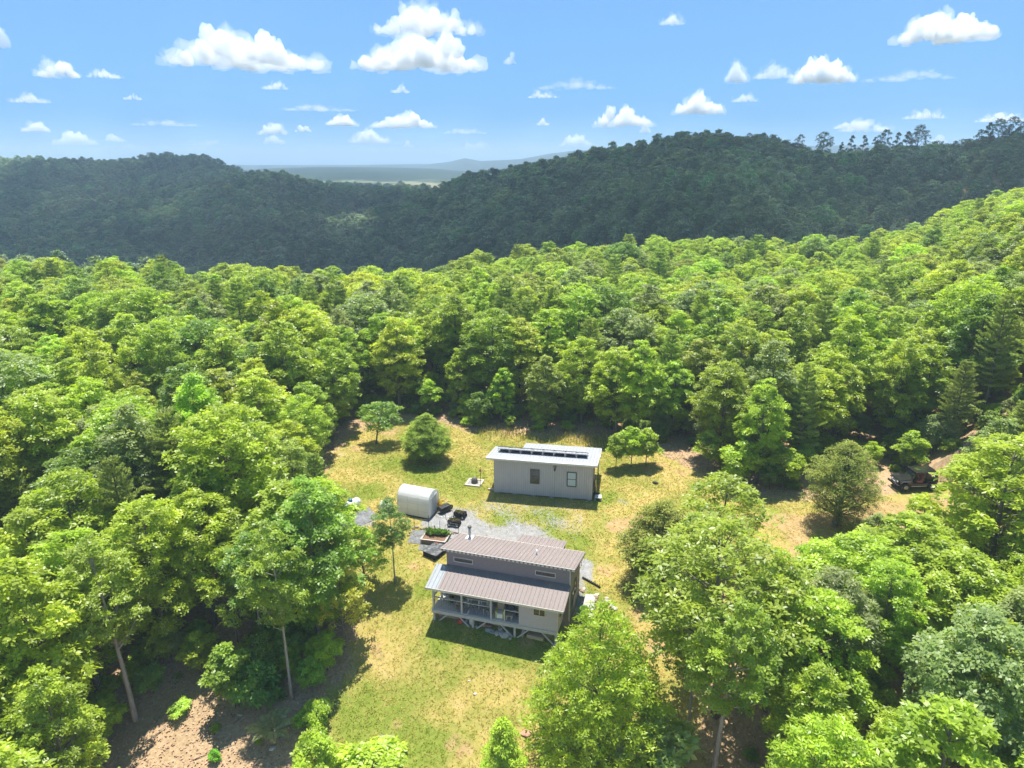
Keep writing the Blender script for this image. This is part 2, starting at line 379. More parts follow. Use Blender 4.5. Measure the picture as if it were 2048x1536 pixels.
class MB:
    def __init__(s): s.v, s.f = [], []
    def add(s, vs_, fs):
        o = len(s.v); s.v += [tuple(map(float, p)) for p in vs_]; s.f += [tuple(i + o for i in f) for f in fs]; return s
    def box(s, x0, x1, y0, y1, z0, z1):
        return s.add([(x0, y0, z0), (x1, y0, z0), (x1, y1, z0), (x0, y1, z0), (x0, y0, z1), (x1, y0, z1), (x1, y1, z1), (x0, y1, z1)],
                     [(0, 3, 2, 1), (4, 5, 6, 7), (0, 1, 5, 4), (1, 2, 6, 5), (2, 3, 7, 6), (3, 0, 4, 7)])
    def prism(s, poly, y0, y1):
        """outline in (x, z), pulled from y0 to y1"""
        n = len(poly)
        return s.add([(x, y0, z) for x, z in poly] + [(x, y1, z) for x, z in poly],
                     [tuple(range(n)), tuple(range(2 * n - 1, n - 1, -1))] + [(i, i + n, (i + 1) % n + n, (i + 1) % n) for i in range(n)])
    def prism_x(s, poly, x0, x1):
        n = len(poly)
        return s.add([(x0, y, z) for y, z in poly] + [(x1, y, z) for y, z in poly],
                     [tuple(range(n)), tuple(range(2 * n - 1, n - 1, -1))] + [(i, i + n, (i + 1) % n + n, (i + 1) % n) for i in range(n)])
    def beam(s, a, b, w, h):
        a, b = Vector(a), Vector(b); d = (b - a).normalized()
        u = Vector((0, 0, 1)) if abs(d.z) < .95 else Vector((0, 1, 0))
        sx = d.cross(u).normalized() * (w / 2); sz = sx.cross(d).normalized() * (h / 2)
        return s.add([p + i * sx + j * sz for p in (a, b) for i, j in ((-1, -1), (1, -1), (1, 1), (-1, 1))],
                     [(0, 1, 2, 3), (7, 6, 5, 4), (0, 4, 5, 1), (1, 5, 6, 2), (2, 6, 7, 3), (3, 7, 4, 0)])
    def tube(s, path, rad, n=6, cap=True):
        path = [Vector(p) for p in path]; k = len(path)
        if not hasattr(rad, '__len__'): rad = [rad] * k
        vs_, fs = [], []
        for i, p in enumerate(path):
            d = (path[min(i + 1, k - 1)] - path[max(i - 1, 0)]).normalized()
            u = Vector((1, 0, 0)) if abs(d.x) < .9 else Vector((0, 1, 0))
            a = d.cross(u).normalized(); c = d.cross(a)
            for j in range(n):
                t = 2 * math.pi * j / n
                vs_.append(p + (a * math.cos(t) + c * math.sin(t)) * rad[i])
        for i in range(k - 1):
            for j in range(n):
                fs.append((i * n + j, i * n + (j + 1) % n, (i + 1) * n + (j + 1) % n, (i + 1) * n + j))
        if cap:
            fs.append(tuple(range(n - 1, -1, -1))); fs.append(tuple((k - 1) * n + j for j in range(n)))
        return s.add(vs_, fs)
    def ring(s, c, axis, r, t, n=20, m=8):
        """a torus"""
        axis = Vector(axis).normalized(); u = axis.orthogonal().normalized(); w = axis.cross(u); c = Vector(c)
        vs_ = []
        for i in range(n):
            a = 2 * math.pi * i / n; e = u * math.cos(a) + w * math.sin(a)
            for j in range(m):
                b = 2 * math.pi * j / m
                vs_.append(c + e * (r + t * math.cos(b)) + axis * (t * math.sin(b)))
        return s.add(vs_, [(i * m + j, i * m + (j + 1) % m, ((i + 1) % n) * m + (j + 1) % m, ((i + 1) % n) * m + j) for i in range(n) for j in range(m)])
    def build(s, name, material, parent=None, smooth=False, bevel=0.0):
        me = bpy.data.meshes.new(name); me.from_pydata(s.v, [], s.f); me.update()
        o = link(name, me, material, parent)
        if smooth: me.polygons.foreach_set('use_smooth', [True] * len(me.polygons))
        if bevel:
            b = o.modifiers.new('bevel', 'BEVEL'); b.width = bevel; b.segments = 2; b.limit_method = 'ANGLE'
        return o

def link(name, me, material, parent=None):
    if material is not None and not len(me.materials): me.materials.append(material)
    o = bpy.data.objects.new(name, me); COL.objects.link(o)
    if parent is not None: o.parent = parent
    return o

def twin(o, parent=None, loc=None, rot=None, scale=None):
    c = o.copy(); COL.objects.link(c)
    if parent is not None: c.parent = parent
    if loc is not None: c.location = loc
    if rot is not None: c.rotation_euler = rot
    if scale is not None: c.scale = scale
    return c

def tag(o, label=None, cat=None, group=None, kind=None):
    for k, v in (('label', label), ('category', cat), ('group', group), ('kind', kind)):
        if v: o[k] = v
    return o

def thing(name, label, cat, loc=(0, 0, 0), rz=0.0, group=None):
    o = bpy.data.objects.new(name, None); COL.objects.link(o)
    o.location = tuple(map(float, loc)); o.rotation_euler = (0, 0, rz); o.empty_display_size = .3
    return tag(o, label, cat, group)

def children(o): return [c for c in bpy.data.objects if c.parent == o]

def copy_tree(o, kids, loc, rz, label, scale=1.0):
    """a copy of a thing with copies of its parts; kids = [(part, [sub-parts])]"""
    c = o.copy(); COL.objects.link(c); c.location = tuple(map(float, loc)); c.rotation_euler = (0, 0, rz); c.scale = (scale,) * 3; c['label'] = label
    for p, subs in kids:
        q = p.copy(); COL.objects.link(q); q.parent = c
        for s_ in subs:
            t = s_.copy(); COL.objects.link(t); t.parent = q
    return c

def rock_mesh(name, material, r, seed, flat=.6):
    g = np.random.default_rng(seed)
    bm = bmesh.new(); bmesh.ops.create_icosphere(bm, subdivisions=2, radius=1)
    for v in bm.verts:
        p = np.array(v.co); k = 1 + .22 * math.sin(3 * p[0] + seed) * math.cos(2.6 * p[1] + 2 * seed) + .1 * g.normal()
        v.co = Vector(p * k * np.array([r, r * .8, r * flat]))
    me = bpy.data.meshes.new(name); bm.to_mesh(me); bm.free(); me.materials.append(material)
    return me

def quads_mesh(name, V, lv, material, smooth=False):
    n = len(V) // 4
    me = bpy.data.meshes.new(name)
    me.vertices.add(4 * n); me.vertices.foreach_set('co', np.ascontiguousarray(V, np.float32).ravel())
    me.loops.add(4 * n); me.loops.foreach_set('vertex_index', np.arange(4 * n, dtype=np.int32))
    me.polygons.add(n); me.polygons.foreach_set('loop_start', np.arange(0, 4 * n, 4, dtype=np.int32))
    me.update(calc_edges=True)
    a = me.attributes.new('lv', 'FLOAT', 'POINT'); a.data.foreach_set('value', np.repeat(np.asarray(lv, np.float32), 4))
    me.materials.append(material)
    return me

def leaf_quads(P, D, S, L, W, bend):
    N = np.cross(D, S)
    L = L[:, None]; W = W[:, None]; bend = np.asarray(bend)[:, None]
    V = np.empty((len(P), 4, 3))
    V[:, 0] = P; V[:, 1] = P + D * L * .48 + S * W * .5; V[:, 2] = P + D * L + N * bend * L; V[:, 3] = P + D * L * .48 - S * W * .5
    return V.reshape(-1, 3)

# ------------------------------------------------------------------ the ground sheet
def build_ground():
    a_in = np.tan(np.linspace(R(-47), R(47), 420)) ; ang = np.arctan(a_in)
    ang = np.concatenate([np.linspace(-math.pi, R(-47.3), 28, endpoint=False), ang, np.linspace(R(47.4), math.pi, 28, endpoint=False)])
    rad = [1.5, 6, 12, 18, 24, 28]
    while rad[-1] < 120: rad.append(rad[-1] * 1.0055)
    while rad[-1] < 1300: rad.append(rad[-1] * 1.02)
    while rad[-1] < 26000: rad.append(rad[-1] * 1.06)
    rad = np.array(rad)
    A, Q = np.meshgrid(ang, rad)
    X, Y = Q * np.sin(A), Q * np.cos(A)
    Z = H(X, Y)
    nr, na = A.shape
    V = np.stack([X, Y, Z], -1).reshape(-1, 3)
    i = np.arange(nr - 1)[:, None] * na; j = np.arange(na)[None]; j2 = (j + 1) % na
    F = np.stack([i + j, i + na + j, i + na + j2, i + j2], -1).reshape(-1, 4)[:, ::-1]
    me = bpy.data.meshes.new('ground')
    V = np.concatenate([V, [[0, 0, float(Hs(0, 0))]]])
    me.vertices.add(len(V)); me.vertices.foreach_set('co', V.astype(np.float32).ravel())
    fan = np.stack([np.full(na, len(V) - 1), np.arange(na), (np.arange(na) + 1) % na], -1)[:, [0, 2, 1]]
    me.loops.add(F.size + fan.size); me.loops.foreach_set('vertex_index', np.concatenate([F.ravel(), fan.ravel()]).astype(np.int32))
    me.polygons.add(len(F) + na)
    me.polygons.foreach_set('loop_start', np.concatenate([np.arange(0, F.size, 4), F.size + np.arange(0, fan.size, 3)]).astype(np.int32))
    me.update(calc_edges=True); me.validate()
    x, y = V[:, 0], V[:, 1]
    li, gr, di, lu = masks(x, y)
    far = np.hypot(x, y) > 125
    li = np.where(far, 1, li); gr = np.where(far, 0, gr); di = np.where(far, 0, di); lu = np.where(far, 0, lu)
    c = me.attributes.new('cover', 'FLOAT_COLOR', 'POINT')
    c.data.foreach_set('color', np.stack([li, gr, di, np.ones_like(li)], -1).astype(np.float32).ravel())
    c = me.attributes.new('lush', 'FLOAT', 'POINT'); c.data.foreach_set('value', lu.astype(np.float32))
    me.polygons.foreach_set('use_smooth', np.ones(len(me.polygons), bool))
    o = link('ground', me, M['ground'])
    if np.mean([p.normal.z for p in me.polygons[2000:2200]]) < 0: me.flip_normals()
    tag(o, kind='structure')
build_ground()
# ------------------------------------------------------------------ plants: trunk and crown meshes
def sphere_dirs(g, n):
    return unit(g.normal(size=(n, 3)))

def bunch(g, c, r, n, k, L, W, out):
    """n leaf rosettes of k leaves over a rounded leaf bunch at c"""
    q = sphere_dirs(g, n); q[:, 2] = np.where(q[:, 2] < -.35, -q[:, 2], q[:, 2])
    p = c + q * (r * g.uniform(.62, 1.08, n))[:, None] * np.array([1, 1, .78])
    ax = unit(q * .6 + np.array([0, 0, .95]) + g.normal(size=(n, 3)) * .35)
    t1 = unit(np.cross(ax, g.normal(size=(n, 3)))); t2 = np.cross(ax, t1)
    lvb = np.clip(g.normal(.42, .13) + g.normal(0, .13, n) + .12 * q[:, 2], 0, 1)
    for j in range(k):
        th = 2 * math.pi * j / k + g.uniform(-.4, .4, n)
        d = unit(np.cos(th)[:, None] * t1 + np.sin(th)[:, None] * t2 + ax * g.uniform(-.05, .6, n)[:, None])
        s = unit(np.cross(ax, d) + g.normal(size=(n, 3)) * .25)
        out.append((p + d * .03, d, s, L * g.uniform(.7, 1.2, n), W * g.uniform(.8, 1.2, n), np.full(n, -.12), np.clip(lvb + g.normal(0, .06, n), 0, 1)))

PROFILES = {
    'bushy': lambda t: max(.06, math.sin(math.pi * min(1, t ** .62 * .86 + .13)) ** .8),
    'round': lambda t: math.sin(math.pi * min(1, t ** .85 * .93 + .06)) ** .6,
    'tall': lambda t: (math.sin(math.pi * min(1, t ** .75 * .9 + .09)) ** .7) * .92,
    'cone': lambda t: max(.03, (1 - t) ** .8) * min(1, .35 + t * 6),
    'wide': lambda t: math.sin(math.pi * min(1, t ** 1.25 * .88 + .1)) ** .5,
    'pyramid': lambda t: max(.05, (1 - t ** 1.3) ** .75) * min(1, .6 + t * 4),
}

def broad_tree(name, seed, height=12.0, radius=3.2, base=.3, bunches=46, rosettes=62, leaves=5, L=.26, W=.145, profile='round', br=(.24, .36), trunk_r=None,
               lean=(0, 0), leaf=None, bark=None, limb=True, inner=.45, twin_stem=False, trunk_sides=8):
    g = np.random.default_rng(seed)
    f = PROFILES[profile]; hb = height * base; out = []; cs = []
    tries = 0
    while len(cs) < bunches and tries < bunches * 30:
        tries += 1
        t = g.uniform(0, 1) ** .9; a = g.uniform(0, 2 * math.pi)
        rr = radius * f(t) * (g.uniform(inner ** 2, 1) ** .5) * .86
        rc = radius * g.uniform(*br) * (.75 + .35 * f(t)) if profile not in ('cone', 'pyramid') else radius * g.uniform(*br) * (.45 + .6 * f(t))
        c = np.array([rr * math.cos(a), rr * math.sin(a), hb + t * (height - hb - rc * .7)])
        c[:2] += np.array(lean) * (c[2] / height)
        if all(np.linalg.norm(c - c2) > .62 * (rc + r2) * (1 if tries < bunches * 12 else .6) for c2, r2 in cs): cs.append((c, rc))
    cs.append((np.array([lean[0], lean[1], height - radius * br[0]]), radius * br[0]))
    for c, rc in cs:
        n = max(6, int(rosettes * (rc / (radius * .3)) ** 1.6))
        bunch(g, c, rc, n, leaves, L, W, out)
    parts = [np.concatenate([o[i] for o in out]) for i in range(7)]
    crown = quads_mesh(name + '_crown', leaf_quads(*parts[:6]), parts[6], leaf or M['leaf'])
    tr = trunk_r or (.010 * height + .035)
    b = MB()
    stems = [(0, 0)] if not twin_stem else [(-.16, 0), (.2, .08)]
    for sx, sy in stems:
        pts = [(sx + lean[0] * t ** 1.3 * .95 + .10 * math.sin(3 * t + seed) * t, sy + lean[1] * t ** 1.3 * .95 + .10 * math.cos(4 * t + seed) * t, -.4 + t * (height * .9 + .4)) for t in np.linspace(0, 1, 9)]
        b.tube(pts, [tr * (1.25 - .25 * min(1, t * 6)) * (1 - .86 * t) + .012 for t in np.linspace(0, 1, 9)], trunk_sides)
    if limb:
        for c, rc in cs[:34]:
            hd = math.hypot(c[0] - lean[0] * c[2] / height, c[1] - lean[1] * c[2] / height)
            z0 = max(hb * .75, c[2] - hd * g.uniform(.6, 1.1)); z0 = min(z0, height * .85)
            p0 = np.array([lean[0] * (z0 / height) ** 1.3, lean[1] * (z0 / height) ** 1.3, z0])
            m = .55 * c + .45 * p0 + np.array([0, 0, -.08 * hd])
            w = tr * (1 - .8 * z0 / height) * .5
            b.tube([p0, m, c], [w, w * .6, .012], 5, cap=False)
    trunk_me = bpy.data.meshes.new(name + '_trunk'); trunk_me.from_pydata(b.v, [], b.f); trunk_me.update(); trunk_me.materials.append(bark or M['bark'])
    trunk_me.polygons.foreach_set('use_smooth', [True] * len(trunk_me.polygons))
    return trunk_me, crown

def pine_tree(name, seed, height=13.0, radius=2.6, base=.3, dense=1.0):
    g = np.random.default_rng(seed); out = []; b = MB(); tr = .011 * height + .03
    b.tube([(.08 * math.sin(5 * t + seed), .08 * math.cos(4 * t), -.4 + t * (height + .2)) for t in np.linspace(0, 1, 8)], [tr * (1 - .9 * t) + .01 for t in np.linspace(0, 1, 8)], 7)
    z = height * base
    while z < height - .2:
        t = (z / height - base) / (1 - base)
        nb = g.integers(4, 7)
        a0 = g.uniform(0, 6.28)
        for k in range(nb):
            a = a0 + 6.28 * k / nb + g.uniform(-.35, .35)
            ln = radius * (1 - t) ** .75 * min(1, .6 + 1.6 * t) * g.uniform(.6, 1.15) + .25
            rise = g.uniform(.05, .35) + .5 * t
            d = np.array([math.cos(a), math.sin(a), 0])
            end = np.array([0, 0, z]) + d * ln + np.array([0, 0, rise * ln])
            mid = np.array([0, 0, z]) + d * ln * .5 + np.array([0, 0, rise * ln * .35])
            b.tube([(0, 0, z), mid, end], [.035 * (1 - .6 * t) + .01, .02, .008], 4, cap=False)
            m = int((14 + 26 * ln) * dense)
            s = g.uniform(.28, 1.02, m)
            base_p = np.array([0, 0, z])
            pc = base_p + d * (ln * s)[:, None] + np.array([0, 0, 1]) * (rise * ln * s ** 1.5)[:, None]
            side = np.array([-d[1], d[0], 0]); spread = .42 * ln * (1.1 - s) + .12
            pc = pc + side * (g.uniform(-1, 1, m) * spread)[:, None] + g.normal(size=(m, 3)) * .05
            lv = np.clip(g.normal(.45, .12) + g.normal(0, .1, m), 0, 1)
            for j in range(5):
                dd = unit(d * .55 + side * g.uniform(-1, 1, m)[:, None] + np.array([0, 0, 1]) * g.uniform(.05, 1.0, m)[:, None])
                ss = unit(np.cross(dd, g.normal(size=(m, 3))))
                out.append((pc, dd, ss, g.uniform(.18, .34, m), g.uniform(.045, .075, m), np.zeros(m), lv))
        z += g.uniform(.42, .68)
    parts = [np.concatenate([o[i] for o in out]) for i in range(7)]
    crown = quads_mesh(name + '_crown', leaf_quads(*parts[:6]), parts[6], M['needle'])
    me = bpy.data.meshes.new(name + '_trunk'); me.from_pydata(b.v, [], b.f); me.update(); me.materials.append(M['bark'])
    return me, crown

def cedar_tree(name, seed, height=5.0, radius=2.1, base=.14, profile='pyramid', bunches=70, rosettes=60, twin_stem=False, L=.16, trunk_r=None):
    return broad_tree(name, seed, height, radius, base, bunches, rosettes, 5, L, .05, profile, (.15, .26), trunk_r or .13, leaf=M['needle'], inner=.25, twin_stem=twin_stem)

ORDN = 'first second third fourth fifth sixth seventh eighth ninth tenth eleventh twelfth'.split()
TINT = {'bright green': (.295, .385, .036), 'yellow-green': (.350, .430, .036), 'deep green': (.180, .280, .042), 'grey-green': (.250, .310, .105),
        'fresh lime green': (.330, .450, .036), 'olive green': (.275, .330, .055)}
PINE_TINT = {'pale yellow-green': (.36, .45, .10), 'soft olive green': (.32, .39, .09), 'dull green': (.27, .34, .08)}

NEAR = []          # forest crowns: (trunk mesh, crown mesh, profile word)
for i, kw in enumerate((dict(profile='round', radius=3.1, base=.26), dict(profile='round', radius=2.9, base=.22, lean=(.3, -.3)), dict(profile='round', radius=3.4, base=.32, bunches=92),
                        dict(profile='tall', radius=2.9, base=.30, L=.27, W=.13), dict(profile='wide', radius=3.5, base=.38, bunches=86), dict(profile='round', radius=2.8, base=.2, L=.22, W=.12),
                        dict(profile='round', radius=2.8, base=.38, bunches=70), dict(profile='round', radius=3.2, base=.28, L=.29, W=.11, bunches=84),
                        dict(profile='wide', radius=3.7, base=.3, bunches=58, br=(.15, .26), lean=(.9, 0)), dict(profile='wide', radius=2.8, base=.22, bunches=76, L=.22, W=.12),
                        dict(profile='round', radius=3.6, base=.22, bunches=110, br=(.12, .20)), dict(profile='round', radius=3.0, base=.16, bunches=84, lean=(-.5, .4)))):
    NEAR.append((*broad_tree('forest_tree', 100 + i, height=12.0, **{**dict(bunches=78, br=(.15, .245), rosettes=62), **kw}), kw['profile']))
PINES = [pine_tree('pine', 200 + i, 13.0, 2.7 + .3 * (i % 2), .26 + .07 * i) for i in range(3)]
MID = [broad_tree('mid_tree', 300 + i, 12.0, r, .3, 30, 20, 4, .50, .30, p, (.28, .40), limb=False, trunk_sides=5) for i, (r, p) in
       enumerate(((3.2, 'round'), (2.8, 'tall'), (3.4, 'wide'), (3.0, 'round')))]
HILL = [broad_tree('hill_tree', 400 + i, 12.0, r, .28, 16, 15, 3, .85, .62, p, (.34, .46), limb=False, trunk_sides=4) for i, (r, p) in
        enumerate(((4.0, 'round'), (3.4, 'tall'), (4.3, 'wide'), (3.8, 'round')))]
SAPLING = [broad_tree('sapling', 500 + i, 4.2, 1.45, .3, 16, 30, 5, .24, .13, p, (.26, .38), trunk_r=.045) for i, p in enumerate(('round', 'tall', 'wide'))]
SHRUB = [broad_tree('shrub', 520 + i, 1.5, 1.0, .05, 12, 26, 5, .20, .11, 'wide', (.30, .42), trunk_r=.03) for i in range(3)]

def plant(name, meshes, label, cat, loc, height_scale=1.0, width_scale=None, rz=None, tint=(.08, .14, .02), group=None, bark=None, sink=.0):
    loc = np.asarray(loc, float)
    t = thing(name, label, cat, (loc[0], loc[1], loc[2] - sink), rng.uniform(0, 6.28) if rz is None else rz, group)
    w = width_scale or height_scale
    e = rng.uniform(.88, 1.13)
    t.scale = (w * e, w / e, height_scale)
    a = link('trunk', meshes[0], None, t)
    c = link('crown', meshes[1], None, t)
    c['tint'] = [float(min(q, .6)) for q in tint]
    return t

def vary(c, s=.1):
    c = np.array(c) * rng.uniform(1 - s, 1 + s)
    return np.clip(c * (1 + rng.normal(0, s * .35, 3)), 0, 1)

# ------------------------------------------------------------------ stuff made of countless pieces (instances)
HOLD = bpy.data.collections.new('pieces')

def piece(name, meshes):
    """a source object for instancing: trunk and crown as one mesh with two materials"""
    bm = bmesh.new()
    me = bpy.data.meshes.new(name)
    tv = [tuple(v.co) for v in meshes[0].vertices]; tf = [tuple(p.vertices) for p in meshes[0].polygons]
    cv = np.empty(len(meshes[1].vertices) * 3, np.float32); meshes[1].vertices.foreach_get('co', cv); cv = cv.reshape(-1, 3)
    bm.free(); n = len(tv)
    me.from_pydata(tv + [tuple(p) for p in cv.tolist()], [], tf + [tuple(n + i for i in p.vertices) for p in meshes[1].polygons]); me.update()
    lv = np.empty(len(cv), np.float32); meshes[1].attributes['lv'].data.foreach_get('value', lv)
    a = me.attributes.new('lv', 'FLOAT', 'POINT'); a.data.foreach_set('value', np.concatenate([np.zeros(n, np.float32), lv]))
    me.materials.append(meshes[0].materials[0]); me.materials.append(meshes[1].materials[0])
    me.polygons.foreach_set('material_index', np.concatenate([np.zeros(len(tf), np.int32), np.ones(len(meshes[1].polygons), np.int32)]))
    return me

def scatter(name, metas, P, rot, scl, idx, tint):
    """one object of kind stuff; metas = source meshes"""
    c = bpy.data.collections.new(name + '_pieces')
    for i, me in enumerate(metas):
        o = bpy.data.objects.new('%s_piece_%02d' % (name, i), me); c.objects.link(o)
    P = np.asarray(P, np.float32); n = len(P)
    me = bpy.data.meshes.new(name); me.vertices.add(n); me.vertices.foreach_set('co', P.ravel())
    for nm, ty, val, key in (('turn', 'FLOAT_VECTOR', rot, 'vector'), ('size', 'FLOAT_VECTOR', scl, 'vector'), ('pick', 'INT', idx, 'value'), ('tint', 'FLOAT_COLOR', tint, 'color')):
        a = me.attributes.new(nm, ty, 'POINT'); val = np.asarray(val)
        a.data.foreach_set(key, val.astype(np.int32 if ty == 'INT' else np.float32).ravel())
    ob = bpy.data.objects.new(name, me); COL.objects.link(ob)
    ng = bpy.data.node_groups.new(name, 'GeometryNodeTree')
    ng.interface.new_socket('Geometry', in_out='INPUT', socket_type='NodeSocketGeometry')
    ng.interface.new_socket('Geometry', in_out='OUTPUT', socket_type='NodeSocketGeometry')
    N, K = ng.nodes, ng.links
    gi, go = N.new('NodeGroupInput'), N.new('NodeGroupOutput')
    ip = N.new('GeometryNodeInstanceOnPoints'); ci = N.new('GeometryNodeCollectionInfo')
    ci.inputs['Collection'].default_value = c; ci.inputs['Separate Children'].default_value = True; ci.inputs['Reset Children'].default_value = True
    def attr(nm, ty):
        a = N.new('GeometryNodeInputNamedAttribute'); a.data_type = ty; a.inputs['Name'].default_value = nm
        return next(o for o in a.outputs if o.enabled and o.name == 'Attribute')
    K.new(gi.outputs[0], ip.inputs['Points']); K.new(ci.outputs[0], ip.inputs['Instance'])
    ip.inputs['Pick Instance'].default_value = True
    K.new(attr('pick', 'INT'), ip.inputs['Instance Index'])
    K.new(attr('turn', 'FLOAT_VECTOR'), ip.inputs['Rotation']); K.new(attr('size', 'FLOAT_VECTOR'), ip.inputs['Scale'])
    K.new(ip.outputs[0], go.inputs[0])
    md = ob.modifiers.new('scatter', 'NODES'); md.node_group = ng
    return tag(ob, kind='stuff')
# ------------------------------------------------------------------ the deck house
def ribbed_sheet(name, w, ln, material, ribs=3, t=.012, rib_h=.028, rib_w=.04):
    """roof sheet: x across, y up the slope from 0 to ln, ribs along y"""
    b = MB().box(0, w - .004, 0, ln, -t, 0)
    for k in range(ribs):
        x = (k + .5) * w / ribs
        b.prism([(x - rib_w * .75, 0.001), (x + rib_w * .75, 0.001), (x + rib_w * .35, rib_h), (x - rib_w * .35, rib_h)], 0.004, ln - .004)
    me = bpy.data.meshes.new(name); me.from_pydata(b.v, [], b.f); me.update(); me.materials.append(material)
    return me

def roof(parent, x0, x1, y0, za, y1, zb, sheets, material, special=None):
    ln = math.hypot(y1 - y0, zb - za); ang = math.atan2(zb - za, y1 - y0); w = (x1 - x0) / sheets
    me = ribbed_sheet('roof_panel', w, ln, material)
    me2 = ribbed_sheet('roof_panel', w, ln, special) if special else None
    for k in range(sheets):
        o = link('roof_panel', me2 if (special and k == 0) else me, None, parent)
        if special and k == 0: o['label'] = 'pale blue-white roof panel at the left end'
        o.location = (x0 + k * w, y0, za + .0025 * (k % 2)); o.rotation_euler = (ang, 0, 0)

def framed_window(parent, x, y, z, w, h, frame_mat, glass_mat, face='front', t=.05, mullion=True, depth=.05):
    f = MB()
    def bx(a0, a1, z0, z1, d0, d1):
        if face == 'front': f.box(x + a0, x + a1, y - d1, y - d0, z + z0, z + z1)
        else: f.box(x + d0, x + d1, y + a0, y + a1, z + z0, z + z1)
    bx(-w / 2, -w / 2 + t, -h / 2, h / 2, .002, depth); bx(w / 2 - t, w / 2, -h / 2, h / 2, .002, depth)
    bx(-w / 2 + t, w / 2 - t, h / 2 - t, h / 2, .002, depth - .003); bx(-w / 2 + t, w / 2 - t, -h / 2, -h / 2 + t, .002, depth + .012)
    if mullion == 'v': bx(-.02, .02, -h / 2 + t, h / 2 - t, .002, depth - .01)
    if mullion == 'h': bx(-w / 2 + t, w / 2 - t, -.022, .022, .002, depth - .01)
    win = f.build('window', frame_mat, parent)
    panes = [(-w / 2 + t, w / 2 - t, -h / 2 + t, h / 2 - t)]
    if mullion == 'v': panes = [(-w / 2 + t, -.02, -h / 2 + t, h / 2 - t), (.02, w / 2 - t, -h / 2 + t, h / 2 - t)]
    if mullion == 'h': panes = [(-w / 2 + t, w / 2 - t, -h / 2 + t, -.022), (-w / 2 + t, w / 2 - t, .022, h / 2 - t)]
    for a0, a1, z0, z1 in panes:
        f = MB(); bx(a0 + .002, a1 - .002, z0 + .002, z1 - .002, .004, .016); f.build('pane', glass_mat, win)
    return win

HB = (-5.59, 42.84, -2.6)
HROT = R(-16.5)
FD = 1.5                                   # deck floor above the ground at the front
house = thing('deck_house', 'small dark-sided house on posts with brown ribbed roofs and a front deck', 'house', HB, HROT)

# main block
b = MB(); b.prism_x([(1.75, .6), (5.05, .6), (5.05, FD + 2.98), (1.75, FD + 3.78)], .45, 9.45); b.build('wall', M['wall_dark'], house)
b = MB()
for k in range(5):
    z0 = FD + 2.62 + k * .245
    b.prism_x([(1.748, z0), (1.728, z0), (1.738, z0 + .238), (1.748, z0 + .238)], .46, 9.44)
for k in range(5):
    b2 = MB(); z0 = FD + 2.60 + k * .235
    b2.prism_x([(1.747, z0), (1.722, z0), (1.737, z0 + .230), (1.747, z0 + .230)], .45 , 9.45)
    b2.build('siding_board', M['wall_dark'], house)
# right gable side, tan block courses
for k in range(17):
    z0 = .55 + k * .245; z1 = z0 + .238
    y1 = 5.05; y0 = 1.765
    if z1 > FD + 3.0: y1 = 5.05 - (z1 - FD - 2.98) / .80 * 3.3
    if y1 - y0 < .3: break
    MB().box(9.452, 9.478 + .004 * (k % 2), y0, y1, z0, z1).build('siding_board', M['wall_tan'], house)
MB().box(9.40, 9.485, 1.70, 1.762, 1.2, FD + 3.7).build('corner_trim', M['wood_grey'], house)
# side openings in the right wall
framed_window(house, 9.49, 3.3, FD + 1.5, .75, 1.1, M['frame_dark'], M['glass'], 'side', .06, 'h')
d = MB().box(9.492, 9.53, 1.95, 2.78, FD - .35, FD + 1.72).build('door', M['frame_dark'], house)
MB().box(9.531, 9.537, 2.05, 2.68, FD + .55, FD + 1.6).build('pane', M['glass'], d)
# clerestory windows
framed_window(house, 1.72, 1.722, FD + 3.16, 1.45, .38, M['trim_cream'], M['glass'], 'front', .05, None)
framed_window(house, 7.72, 1.722, FD + 3.16, 1.45, .38, M['trim_cream'], M['glass'], 'front', .05, None)
# roofs
roof(house, -.30, 9.5, -.5, FD + 2.0, 1.72, FD + 2.58, 11, M['roof_brown'], M['roof_pale'])
roof(house, .08, 9.78, 1.55, FD + 4.0, 5.3, FD + 3.12, 11, M['roof_brown'])
roof(house, 4.2, 7.9, 5.02, FD + 2.62, 8.1, FD + 2.12, 4, M['roof_brown'])
MB().box(-.30, 9.5, -.53, -.503, FD + 1.86, FD + 2.02).build('fascia', M['trim_cream'], house)
MB().box(.08, 9.78, 1.51, 1.546, FD + 3.80, FD + 3.99).build('fascia', M['trim_cream'], house)
tooth = MB().box(0, .12, -.012, 0, 0, .14)
tme = bpy.data.meshes.new('trim_block'); tme.from_pydata(tooth.v, [], tooth.f); tme.materials.append(M['roof_brown'])
for k in range(32):
    o = link('trim_block', tme, None, house); o.location = (.16 + k * .3, 1.506, FD + 3.82)
MB().box(.06, 9.8, 5.303, 5.33, FD + 2.98, FD + 3.13).build('fascia', M['trim_cream'], house)
for xx in (.05, 9.784):
    MB().prism_x([(1.55, FD + 3.83), (5.3, FD + 2.95), (5.3, FD + 3.1), (1.55, FD + 3.98)], xx, xx + .028).build('barge_board', M['roof_brown'], house)
for xx in (-.33, 9.503):
    MB().prism_x([(-.5, FD + 1.86), (1.72, FD + 2.44), (1.72, FD + 2.57), (-.5, FD + 1.99)], xx, xx + .028).build('barge_board', M['roof_brown'], house)
MB().box(.45, 9.45, 1.63, 1.716, FD + 2.585, FD + 2.63).build('flashing', M['roof_brown'], house)
# rear porch posts
for xx in (4.4, 7.65):
    MB().box(xx, xx + .12, 7.8, 7.92, .9, FD + 2.14).build('porch_post', M['wood_grey'], house)
MB().box(4.25, 7.85, 7.78, 7.93, FD + 1.98, FD + 2.11).build('porch_beam', M['wood_grey'], house)
